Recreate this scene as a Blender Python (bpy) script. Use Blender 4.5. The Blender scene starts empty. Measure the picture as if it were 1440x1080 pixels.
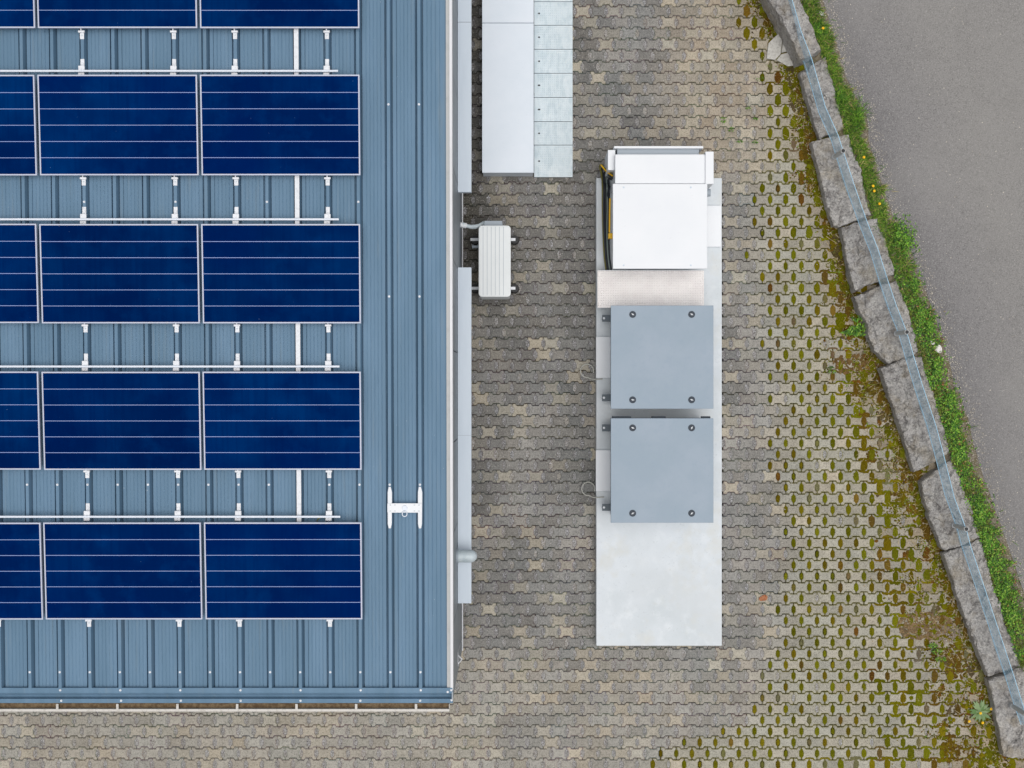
import bpy, bmesh, math, random
from mathutils import Vector, Matrix, noise
random.seed(7)
R = math.radians
D, F = 18.0, 1980.0            # camera height above the paving (m), focal length (px of a 1440 px wide picture)
scn = bpy.context.scene
C = scn.collection

# ------------------------------------------------------------------ helpers
def W(px, py, z=0.0):
    k = (D - z) / F
    return Vector(((px - 720) * k, (540 - py) * k, z))
def roofz(y): return 2.80 + 0.040 * (y + 3.42)
def RW(px, py, h=0.0):         # a point h above the sloping roof sheet
    z = 3.0
    for _ in range(8):
        p = W(px, py, z); z = roofz(p.y) + h
    return W(px, py, z)
def px_of(x, y, z=0.0):
    k = F / (D - z); return 720 + x * k, 540 - y * k
def lin(c):
    c = c / 255.0
    return c / 12.92 if c <= .04045 else ((c + .055) / 1.055) ** 2.4
def S(r, g, b): return (lin(r), lin(g), lin(b), 1.0)
def lerp(a, b, t): return a + (b - a) * t
def sstep(a, b, x):
    t = max(0, min(1, (x - a) / (b - a))); return t * t * (3 - 2 * t)
def interp(tab, v):
    if v <= tab[0][0]: return tab[0][1]
    for (a, b), (c, d) in zip(tab, tab[1:]):
        if v <= c: return b + (d - b) * (v - a) / (c - a)
    return tab[-1][1]
def mixc(a, b, t): return tuple(lerp(x, y, t) for x, y in zip(a, b))

class MB:
    def __init__(s): s.v = []; s.f = []; s.m = []; s.c = []; s.smooth = []
    def add(s, vs, fs, mi=0, col=None, smooth=False):
        o = len(s.v); s.v += [tuple(v) for v in vs]
        for f in fs: s.f.append([i + o for i in f]); s.m.append(mi); s.smooth.append(smooth)
        s.c += [col or (1, 1, 1, 1)] * len(vs)
        return s
    def box(s, x0, x1, y0, y1, z0, z1, mi=0, col=None):
        v = [(x, y, z) for z in (z0, z1) for y in (y0, y1) for x in (x0, x1)]
        return s.add(v, [(0, 2, 3, 1), (4, 5, 7, 6), (0, 1, 5, 4), (2, 6, 7, 3), (0, 4, 6, 2), (1, 3, 7, 5)], mi, col)
    def prism(s, pts, z0, z1, mi=0, col=None):
        n = len(pts)
        v = [(p[0], p[1], z0) for p in pts] + [(p[0], p[1], z1) for p in pts]
        f = [tuple(range(n - 1, -1, -1)), tuple(range(n, 2 * n))] + [(i, (i + 1) % n, n + (i + 1) % n, n + i) for i in range(n)]
        return s.add(v, f, mi, col)
    def cyl(s, a, b, r0, r1=None, n=12, mi=0, cap=True, col=None):
        a = Vector(a); b = Vector(b); r1 = r0 if r1 is None else r1
        d = (b - a).normalized(); u = d.orthogonal().normalized(); w = d.cross(u)
        v = []
        for p, r in ((a, r0), (b, r1)):
            for i in range(n):
                t = 2 * math.pi * i / n; v.append(p + u * (r * math.cos(t)) + w * (r * math.sin(t)))
        s.add(v, [(i, (i + 1) % n, n + (i + 1) % n, n + i) for i in range(n)], mi, col, True)
        if cap: s.add(v, [tuple(range(n - 1, -1, -1)), tuple(range(n, 2 * n))], mi, col)
        return s
    def tube(s, pts, r, n=6, mi=0, col=None, rs=None):
        pts = [Vector(p) for p in pts]; v = []
        u = None
        for i, p in enumerate(pts):
            d = (pts[min(i + 1, len(pts) - 1)] - pts[max(i - 1, 0)]).normalized()
            u = d.orthogonal().normalized() if u is None else (u - d * u.dot(d)).normalized()
            w = d.cross(u); rr = rs[i] if rs else r
            for k in range(n):
                t = 2 * math.pi * k / n; v.append(p + u * (rr * math.cos(t)) + w * (rr * math.sin(t)))
        f = [(i * n + k, i * n + (k + 1) % n, (i + 1) * n + (k + 1) % n, (i + 1) * n + k) for i in range(len(pts) - 1) for k in range(n)]
        s.add(v, f, mi, col, True)
        s.add(v[:n], [tuple(range(n - 1, -1, -1))], mi, col); s.add(v[-n:], [tuple(range(n))], mi, col)
        return s
    def build(s, name, mats, parent=None, bevel=0, loc=None, cols=False, seg=2):
        me = bpy.data.meshes.new(name); me.from_pydata(s.v, [], s.f)
        for m in (mats if isinstance(mats, (list, tuple)) else [mats]): me.materials.append(m)
        me.polygons.foreach_set('material_index', s.m); me.polygons.foreach_set('use_smooth', s.smooth)
        if cols:
            a = me.color_attributes.new('Col', 'FLOAT_COLOR', 'POINT')
            a.data.foreach_set('color', [x for c in s.c for x in c])
        me.update()
        if bevel:
            bm = bmesh.new(); bm.from_mesh(me)
            es = [e for e in bm.edges if e.is_manifold and e.calc_face_angle(0) > .6]
            bmesh.ops.bevel(bm, geom=es, offset=bevel, segments=seg, affect='EDGES', profile=.6)
            bm.to_mesh(me); bm.free()
        o = bpy.data.objects.new(name, me); C.objects.link(o)
        if parent: o.parent = parent
        if loc is not None: o.location = loc
        return o

def tag(o, label=None, cat=None, group=None, kind=None):
    if label: o['label'] = label
    if cat: o['category'] = cat
    if group: o['group'] = group
    if kind: o['kind'] = kind
    return o
def empty(name, loc=(0, 0, 0), **k):
    o = bpy.data.objects.new(name, None); C.objects.link(o); o.location = loc
    o.empty_display_size = .1
    return tag(o, **k)
def copy_tree(o, parent=None):
    c = o.copy(); C.objects.link(c)
    if parent: c.parent = parent
    for ch in [x for x in bpy.data.objects if x.parent == o]: copy_tree(ch, c)
    return c

# ------------------------------------------------------------------ materials
def mat(name, col, rough=.6, metal=0, layers=(), bump=None, spec=.5, attr=False, coat=0, rnd=0):
    """layers: (scale, detail, colour, lo, hi, amount[, stretch xyz]); bump: (scale, detail, strength, distance)"""
    m = bpy.data.materials.new(name); m.use_nodes = True
    nt = m.node_tree; N = nt.nodes; L = nt.links; b = N['Principled BSDF']
    tc = N.new('ShaderNodeTexCoord'); oi = N.new('ShaderNodeObjectInfo')
    mul = N.new('ShaderNodeMath'); mul.operation = 'MULTIPLY'; mul.inputs[1].default_value = 37.0
    L.new(oi.outputs['Random'], mul.inputs[0])
    def noi(scale, det, st=None):
        n = N.new('ShaderNodeTexNoise'); n.noise_dimensions = '4D'
        n.inputs['Scale'].default_value = scale; n.inputs['Detail'].default_value = det
        n.inputs['Roughness'].default_value = .6
        src = tc.outputs['Object']
        if st:
            mp = N.new('ShaderNodeMapping'); mp.inputs['Scale'].default_value = st
            L.new(src, mp.inputs['Vector']); src = mp.outputs[0]
        L.new(src, n.inputs['Vector']); L.new(mul.outputs[0], n.inputs['W'])
        return n.outputs[0]
    if attr:
        a = N.new('ShaderNodeAttribute'); a.attribute_name = 'Col'; cur = a.outputs['Color']
    else:
        r = N.new('ShaderNodeRGB'); r.outputs[0].default_value = col; cur = r.outputs[0]
    for ly in layers:
        sc, det, c2, lo, hi, am = ly[:6]
        st = ly[6] if len(ly) > 6 else None
        mr = N.new('ShaderNodeMapRange'); mr.inputs['From Min'].default_value = lo; mr.inputs['From Max'].default_value = hi
        mr.inputs['To Max'].default_value = am
        L.new(noi(sc, det, st), mr.inputs['Value'])
        mx = N.new('ShaderNodeMix'); mx.data_type = 'RGBA'
        L.new(mr.outputs[0], mx.inputs[0]); L.new(cur, mx.inputs[6])
        if isinstance(c2, float):      # multiply brightness
            mx.blend_type = 'MULTIPLY'; mx.inputs[7].default_value = (c2, c2, c2, 1)
        else: mx.inputs[7].default_value = c2
        cur = mx.outputs[2]
    if rnd:
        hs = N.new('ShaderNodeHueSaturation'); mr = N.new('ShaderNodeMapRange')
        mr.inputs['To Min'].default_value = 1 - rnd; mr.inputs['To Max'].default_value = 1 + rnd
        L.new(oi.outputs['Random'], mr.inputs['Value']); L.new(mr.outputs[0], hs.inputs['Value'])
        L.new(cur, hs.inputs['Color']); cur = hs.outputs[0]
    L.new(cur, b.inputs['Base Color'])
    b.inputs['Roughness'].default_value = rough; b.inputs['Metallic'].default_value = metal
    b.inputs['Specular IOR Level'].default_value = spec
    if coat: b.inputs['Coat Weight'].default_value = coat
    if bump:
        bp = N.new('ShaderNodeBump'); bp.inputs['Strength'].default_value = bump[2]; bp.inputs['Distance'].default_value = bump[3]
        L.new(noi(bump[0], bump[1]), bp.inputs['Height']); L.new(bp.outputs[0], b.inputs['Normal'])
    return m

M = {}
M['paver'] = mat('paver_concrete', None, .9, attr=True, spec=.25,
    layers=[(75, 4, .42, .48, .66, .8), (62, 3, S(206, 201, 192), .56, .72, .6), (130, 2, .3, .62, .72, .7), (9, 4, .68, .45, .75, .6), (2.2, 3, .82, .5, .7, .5)],
    bump=(110, 4, .5, .004))
M['soil'] = mat('joint_soil', S(56, 48, 36), .95, spec=.1, layers=[(90, 4, S(35, 30, 22), .4, .6, .8), (1.5, 3, S(80, 72, 30), .5, .62, .5)])
M['gravel'] = mat('hole_gravel', None, .9, attr=True, spec=.2, layers=[(95, 2, S(196, 196, 200), .54, .64, .85), (85, 2, .22, .54, .64, .85)], bump=(120, 2, .8, .006))
M['moss'] = mat('moss', None, .95, attr=True, spec=.08, layers=[(90, 3, .5, .48, .64, .8), (110, 2, S(158, 146, 60), .58, .7, .55)], bump=(140, 3, .8, .008))
M['leaf'] = mat('leaf', None, .55, attr=True, spec=.25)
M['petal'] = mat('petal', S(250, 205, 10), .6, layers=[(200, 2, S(235, 160, 0), .5, .65, .7)])
M['road'] = mat('asphalt', None, .93, spec=.2, attr=True,
    layers=[(80, 4, .52, .48, .66, .8), (66, 3, S(184, 182, 178), .54, .70, .6), (100, 2, S(215, 213, 208), .67, .74, .7), (.5, 3, S(150, 148, 145), .45, .7, .5), (4, 5, .86, .5, .7, .5)],
    bump=(90, 3, .6, .005))
M['verge'] = mat('verge_soil', S(134, 126, 112), .95, spec=.1, layers=[(60, 4, S(82, 70, 52), .45, .62, .8), (150, 2, S(182, 176, 162), .58, .7, .7), (8, 3, S(95, 92, 50), .5, .65, .5)], bump=(120, 3, .8, .01))
M['stone'] = mat('granite_block', S(190, 187, 184), .9, spec=.2,
    layers=[(9, 6, S(128, 124, 122), .46, .66, .85), (26, 7, S(212, 209, 203), .5, .66, .85), (16, 5, S(120, 116, 114), .56, .68, .7), (60, 4, .35, .52, .66, .8), (70, 3, S(228, 228, 226), .60, .72, .7), (4, 4, S(172, 160, 138), .5, .68, .55)],
    bump=(20, 10, 1.0, .09), rnd=.08)
M['roof'] = mat('blue_coated_steel', S(97, 127, 151), .5, .0, spec=.2,
    layers=[(1.3, 3, S(110, 140, 166), .4, .65, .7, (4, .5, 1)), (14, 5, S(90, 122, 149), .5, .75, .5, (3, .3, 1)), (5, 5, S(124, 140, 150), .56, .75, .5, (5, .25, 1)), (48, 2, S(205, 214, 220), .74, .79, .7)])
M['trim'] = mat('verge_trim_white', S(218, 219, 223), .45, layers=[(7, 4, S(196, 197, 198), .5, .7, .5, (1, .3, 1))])
M['trim_grey'] = mat('verge_trim_grey', S(178, 180, 180), .5, layers=[(9, 4, S(158, 160, 160), .5, .7, .6)])
M['wall'] = mat('grey_wall_panel', S(150, 158, 166), .5, .25, layers=[(2, 4, S(128, 136, 144), .4, .65, .6)])
M['ledge'] = mat('pale_sheet_metal', S(207, 218, 229), .5, spec=.3, layers=[(3, 4, S(196, 208, 220), .45, .7, .6, (3, .4, 1))])
M['galv'] = mat('galvanised_steel', S(198, 210, 216), .5, .08,
    layers=[(22, 6, S(176, 192, 200), .45, .62, .7, (1, .35, 1)), (5, 4, S(214, 222, 226), .5, .68, .7), (60, 3, S(216, 220, 214), .56, .7, .5)], bump=(300, 2, .15, .002), rnd=.06)
M['alu'] = mat('white_aluminium', S(228, 231, 236), .42, .0, layers=[(40, 3, S(196, 199, 206), .5, .68, .6)], rnd=.04)
M['rail'] = mat('rail_aluminium', S(222, 229, 240), .4, .0)
M['frame'] = mat('panel_frame', S(186, 192, 212), .4, .0, layers=[(30, 2, S(206, 200, 190), .55, .7, .4)])
M['gutter'] = mat('gutter_rim', S(208, 204, 198), .55, layers=[(25, 4, S(176, 170, 160), .5, .65, .6)])
M['dirt'] = mat('gutter_dirt', S(128, 110, 86), .95, spec=.1, layers=[(30, 4, S(84, 66, 48), .4, .6, .8), (160, 2, S(150, 138, 118), .6, .7, .5)])
M['white'] = mat('white_powder_coat', S(231, 234, 238), .45, layers=[(1.5, 3, S(224, 228, 233), .4, .7, .7), (30, 4, S(214, 217, 220), .62, .76, .5)])
M['boxwhite'] = mat('pale_container_coat', S(220, 228, 237), .5, layers=[(2, 4, S(211, 221, 231), .4, .7, .8), (50, 2, S(200, 208, 216), .66, .76, .4)])
M['offwhite'] = mat('unit_casing', S(226, 230, 231), .5, layers=[(3, 4, S(214, 219, 220), .4, .7, .7)])
M['grey'] = mat('grey_powder_coat', S(140, 157, 172), .5, layers=[(2.2, 4, S(150, 164, 179), .4, .68, .8), (12, 4, S(136, 154, 171), .52, .72, .5), (60, 2, S(120, 132, 145), .68, .76, .4)])
M['darkgrey'] = mat('dark_grey_metal', S(58, 66, 76), .6, .0, spec=.3)
M['lug'] = mat('lug_metal', S(96, 106, 114), .6)
M['midgrey'] = mat('mid_grey_metal', S(158, 168, 178), .5)
M['black'] = mat('black_rubber', S(30, 31, 34), .6)
M['seam'] = mat('dark_seam', S(90, 96, 104), .7)
M['concrete'] = mat('pale_concrete', S(217, 223, 228), .85, spec=.2,
    layers=[(1.6, 5, S(204, 211, 215), .42, .66, .9), (7, 5, S(226, 231, 235), .5, .7, .7), (40, 3, S(190, 196, 200), .6, .74, .6), (180, 2, S(160, 160, 160), .68, .74, .6), (3, 3, S(212, 213, 208), .52, .68, .6), (.9, 3, S(208, 213, 216), .45, .6, .6)], bump=(150, 4, .2, .002))
M['checker'] = mat('aluminium_tread', S(234, 230, 228), .45, .0, layers=[(5, 4, S(220, 214, 213), .4, .65, .7)])
M['cable'] = mat('black_cable', S(30, 36, 44), .5)
M['cabley'] = mat('yellow_cable', S(244, 190, 8), .5)
M['cableg'] = mat('olive_cable', S(108, 104, 40), .5)
M['wire'] = mat('grey_wire', S(176, 176, 168), .5)
M['net'] = mat('pale_blue_net', S(178, 222, 248), .55, layers=[(6, 3, S(150, 200, 230), .45, .65, .6)])
M['post'] = mat('grey_post', S(186, 189, 190), .5, .0, layers=[(20, 4, S(150, 146, 140), .5, .7, .6)])
M['paper'] = mat('crumpled_paper', S(232, 226, 226), .8, layers=[(50, 3, S(200, 196, 192), .5, .65, .7)])
M['deadleaf'] = mat('dead_leaf', S(168, 112, 78), .8, layers=[(60, 3, S(140, 70, 35), .5, .65, .7)])
M['chip'] = mat('broken_concrete', S(196, 194, 188), .9, layers=[(30, 5, S(160, 157, 150), .45, .65, .8)], bump=(60, 5, .6, .008))

def panel_material():
    m = mat('solar_cells', S(0, 28, 80), .35, 0, spec=.0,
        layers=[(1.1, 3, S(0, 50, 108), .42, .68, .75), (26, 2, S(0, 24, 76), .45, .65, .35, (1, .03, 1)), (4, 4, S(0, 50, 108), .5, .75, .5), (60, 1, S(120, 150, 190), .80, .83, .5), (.8, 2, S(0, 26, 84), .5, .7, .7)], rnd=.09)
    return m
M['cells'] = panel_material()
M['busbar'] = mat('cell_gap_line', S(140, 160, 212), .5)

# ------------------------------------------------------------------ world, sun, camera
w = bpy.data.worlds.new('World'); scn.world = w; w.use_nodes = True
nt = w.node_tree; bg = nt.nodes['Background']
sky = nt.nodes.new('ShaderNodeTexSky'); sky.sky_type = 'NISHITA'; sky.sun_disc = False
SUN_EL, SUN_AZ = 82, 130
sky.sun_elevation = R(SUN_EL); sky.sun_rotation = R(SUN_AZ); sky.air_density = 1; sky.dust_density = 4; sky.ozone_density = 1
hs = nt.nodes.new('ShaderNodeHueSaturation'); hs.inputs['Saturation'].default_value = .22
nt.links.new(sky.outputs[0], hs.inputs['Color']); nt.links.new(hs.outputs[0], bg.inputs[0])
bg.inputs[1].default_value = .085
sl = bpy.data.lights.new('sun', 'SUN'); sl.energy = 1.5; sl.angle = R(50); sl.color = (1, .97, .93)
so = bpy.data.objects.new('sun', sl); C.objects.link(so)
az = R(SUN_AZ); el = R(SUN_EL)
sd = Vector((math.sin(az) * math.cos(el), math.cos(az) * math.cos(el), math.sin(el)))
so.rotation_euler = sd.to_track_quat('Z', 'Y').to_euler(); so.location = sd * 30
cam = bpy.data.cameras.new('camera'); cam.lens = 36 * F / 1440; cam.sensor_width = 36; cam.clip_end = 500
co = bpy.data.objects.new('camera', cam); C.objects.link(co); co.location = (0, 0, D); scn.camera = co
vs = scn.view_settings; vs.view_transform = 'Standard'; vs.look = 'None'; vs.gamma = 1; vs.use_curve_mapping = False
vs.exposure = 0.12

# ------------------------------------------------------------------ layout tables (read off the photo, in its pixels)
STONE_L = [(-80, 1040), (0, 1075), (44, 1097), (90, 1118), (145, 1133), (200, 1141), (250, 1153), (319, 1177), (411, 1200), (455, 1218), (510, 1236), (560, 1252), (630, 1273), (677, 1294), (735, 1309), (775, 1326), (845, 1348), (917, 1374), (957, 1390), (1010, 1402), (1065, 1412), (1120, 1425)]
STONE_R = [(-120, 1085), (0, 1126), (70, 1155), (120, 1172), (183, 1188), (240, 1211), (302, 1226), (385, 1259), (445, 1280), (500, 1294), (575, 1320), (635, 1337), (690, 1355), (756, 1379), (815, 1396), (880, 1417), (938, 1436), (1000, 1462), (1200, 1540)]
ROAD_L = [(-120, 1118), (0, 1158), (60, 1176), (100, 1186), (160, 1217), (200, 1222), (250, 1238), (290, 1249), (330, 1275), (400, 1296), (470, 1325), (540, 1342), (600, 1364), (650, 1376), (700, 1394), (750, 1412), (800, 1428), (850, 1446), (1000, 1505), (1200, 1570)]
MOSS_L = [(-40, 1000), (0, 1025), (60, 1055), (130, 1078), (250, 1056), (350, 1056), (450, 1070), (550, 1085), (620, 1082), (700, 1092), (765, 1108), (830, 1088), (900, 1092), (960, 1066), (1000, 1066), (1020, 1035), (1050, 938), (1085, 890), (1150, 800)]
OVER = [(-40, 30), (0, 32), (100, 46), (250, 36), (400, 42), (470, 70), (520, 90), (620, 60), (720, 80), (800, 105), (900, 110), (1000, 110), (1150, 140)]

# ------------------------------------------------------------------ ground, paving
M['ground'] = mat('grey_ground', S(138, 133, 124), .95, spec=.15, layers=[(6, 5, S(112, 107, 98), .42, .66, .8), (60, 3, .5, .5, .68, .7), (70, 2, S(180, 176, 166), .58, .72, .5)])
MB().add([(-90, -90, -.075), (90, -90, -.075), (90, 90, -.075), (-90, 90, -.075)], [(0, 1, 2, 3)]).build('ground', M['ground'])['kind'] = 'structure'
MB().add([(-8.6, -6.6, -.045), (7.6, -6.6, -.045), (7.6, 6.6, -.045), (-8.6, 6.6, -.045)], [(0, 1, 2, 3)]).build('paving_bed', M['soil'])['kind'] = 'structure'

U = .2 / 22                                  # metres per photo pixel on the ground
PA, PH = .2, 15.58 * U                       # paver pitch and row height
def half_outline(g):
    w_, t = 9.1, 6.35                        # px: outer height, waist; g: half joint
    pts = [(g, w_ - g), (4.6, w_ - g), (6.5, t - g), (15.5, t - g), (17.4, w_ - g), (22 - g, w_ - g), (22 - g, 5.7), (19.4, 3.2), (19.2, 0), (19.4, -3.2), (22 - g, -5.7)]
    pts += [(22 - g, -w_ + g), (17.4, -w_ + g), (15.5, -t + g), (6.5, -t + g), (4.6, -w_ + g), (g, -w_ + g), (g, -5.7), (2.6, -3.2), (2.8, 0), (2.6, 3.2), (g, 5.7)]
    return pts[::-1]
OUT0 = half_outline(.27); OUT1 = half_outline(.46); NO = len(OUT0)
def inset(OUT, amt):
  res = []
  for i in range(NO):                          # inset outline for the chamfer
    a = Vector(OUT[i - 1]); b = Vector(OUT[i]); c = Vector(OUT[(i + 1) % NO])
    n1 = Vector((-(b - a).y, (b - a).x)).normalized(); n2 = Vector((-(c - b).y, (c - b).x)).normalized()
    n = n1 + n2; n = n / max(n.length_squared * .5, .5)
    res.append(tuple(b + n * amt))
  return res
INS0 = inset(OUT0, .75); INS1 = inset(OUT1, .95)
def covered(px, py):
    if px < 640 and py < 903: return True
    if 846 < px < 1008 and 262 < py < 900: return True
    if px > interp(STONE_R, py) - 12: return True
    if 684 < px < 796 and py < 236: return True
    return False
def nz(x, y, s, o=0): return noise.noise(Vector((x / s, y / s, o)))
def paver_colour(px, py):
    rv = random.random()
    cl = nz(px, py * 1.6, 42, 3) + .6 * nz(px, py * 1.4, 130, 8)
    dark = S(128, 127, 124); mid = S(158, 155, 150); tan = S(175, 166, 149); lite = S(178, 173, 165); pale = S(190, 184, 168)
    tw = .13
    base = mixc(dark, mid, min(1, max(0, .35 + .9 * nz(px, py, 70, 1))))
    if py > 880: base = mixc(base, S(175, 170, 159), sstep(880, 1000, py) * (.85 if px < 700 else .55)); tw += .12
    if px > 1016: base = mixc(base, lite, .3 * sstep(1016, 1060, px)); tw += .1
    up = sstep(900, 1000, px) * (1 - sstep(190, 290, py)); base = mixc(base, S(174, 161, 142), up * .85); tw += .25 * up
    if py < 250 and px > 790: tw += .12
    mo = sstep(interp(MOSS_L, py) - 30, interp(MOSS_L, py) + 50, px); base = mixc(base, S(172, 168, 153), mo * .85)
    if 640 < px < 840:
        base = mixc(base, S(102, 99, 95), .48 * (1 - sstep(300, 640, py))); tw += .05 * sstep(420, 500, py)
    tw = tw * (1 - .8 * mo) + max(0, cl - .10) * .85 * (1 - .7 * mo)
    if rv < tw: base = mixc(base, mixc(tan, pale, random.random() * .5), random.uniform(.2, .95))
    if px < 690 and py < 420: base = mixc(base, S(70, 66, 58), (1 - sstep(655, 690, px)) * .75 * (1 - sstep(320, 430, py)))  # shade of the narrow gap along the wall, put into the paver colour
    if px < 760 and py < 460: base = mixc(base, S(84, 80, 72), .5 * (1 - sstep(680, 760, px)) * sstep(230, 300, py) * (1 - sstep(400, 460, py)))  # shade round the air conditioner, painted into the pavers
    dso = interp(STONE_L, py) - px; ov = interp(OVER, py)
    base = mixc(base, random.choice((S(146, 128, 104), S(158, 148, 134))), .6 * (1 - sstep(ov * .3, ov * 1.3, dso)))
    b = random.uniform(.84, 1.14)
    hue = random.uniform(-.03, .03)
    return (base[0] * b * (1 + hue), base[1] * b, base[2] * b * (1 - hue), 1)
OVP = [(1246, 775, 14, 22), (1255, 812, 26, 22), (1262, 850, 24, 30), (1280, 905, 22, 22), (1255, 965, 30, 18), (1285, 990, 30, 18), (1310, 1020, 30, 24), (1335, 1060, 22, 26), (1245, 1050, 24, 16), (1215, 1076, 46, 10), (1290, 1060, 34, 20),
       (1200, 548, 12, 12), (1210, 590, 12, 26), (1215, 640, 14, 30), (1248, 690, 22, 22), (1270, 730, 18, 20), (1175, 400, 14, 26), (1168, 330, 12, 30), (1185, 450, 16, 16), (1140, 165, 14, 16), (1310, 880, 26, 22), (1340, 930, 22, 30)]
def overgrow(px, py):
    v = 0
    for (cx, cy, ax, ay) in OVP:
        d = ((px - cx) / ax) ** 2 + ((py - cy) / ay) ** 2
        if d < 4: v = max(v, math.exp(-d * .9))
    return v * (.75 + .9 * nz(px, py, 18, 31))
def creep(mb, pts_, hw, col):
    # a ragged ribbon of moss lying over a joint
    line = []
    for a_, b_ in zip(pts_, pts_[1:]):
        m_ = max(1, int((b_ - a_).length / .012))
        line += [a_.lerp(b_, i_ / m_) for i_ in range(m_)]
    line.append(pts_[-1]); vv = []; fs_ = []
    for i_, p_ in enumerate(line):
        d_ = (line[min(i_ + 1, len(line) - 1)] - line[max(i_ - 1, 0)]).normalized(); n_ = Vector((-d_.y, d_.x, 0)); e_ = .35 if i_ in (0, len(line) - 1) else 1
        w1, w2 = hw * e_ * random.uniform(.55, 1.35), hw * e_ * random.uniform(.55, 1.35)
        for q_, z_ in ((p_ + n_ * w1, .0005), (p_, .004 + .002 * random.random()), (p_ - n_ * w2, .0005)): vv.append((q_.x, q_.y, z_))
    for i_ in range(len(line) - 1): fs_ += [(3 * i_ + 1, 3 * i_, 3 * i_ + 3, 3 * i_ + 4), (3 * i_ + 2, 3 * i_ + 1, 3 * i_ + 4, 3 * i_ + 5)]
    mb.add(vv, fs_, 0, col, True)
pav = MB(); gra = MB(); mos = MB()
OL = [S(118, 114, 10), S(108, 108, 6), S(124, 124, 16), S(132, 120, 16), S(116, 100, 12), S(120, 122, 18)]
RU = [S(122, 94, 30), S(110, 84, 30), S(130, 104, 42), S(104, 82, 34), S(118, 80, 30)]
def moss_col(px, py, ds):
    r = random.random(); over = interp(OVER, py)
    q = nz(px, py, 30, 5)
    pr = (.02 if ds > over else .22) + q * (.45 if ds > over else .8)
    c = random.choice(RU) if r < pr else random.choice(OL)
    b = random.uniform(.55, .88); return (c[0] * b, c[1] * b, c[2] * b, 1)
Y0 = 7.6                                     # px of a hole row in the photo
HX0 = 1094 - 22 * 60
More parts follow.
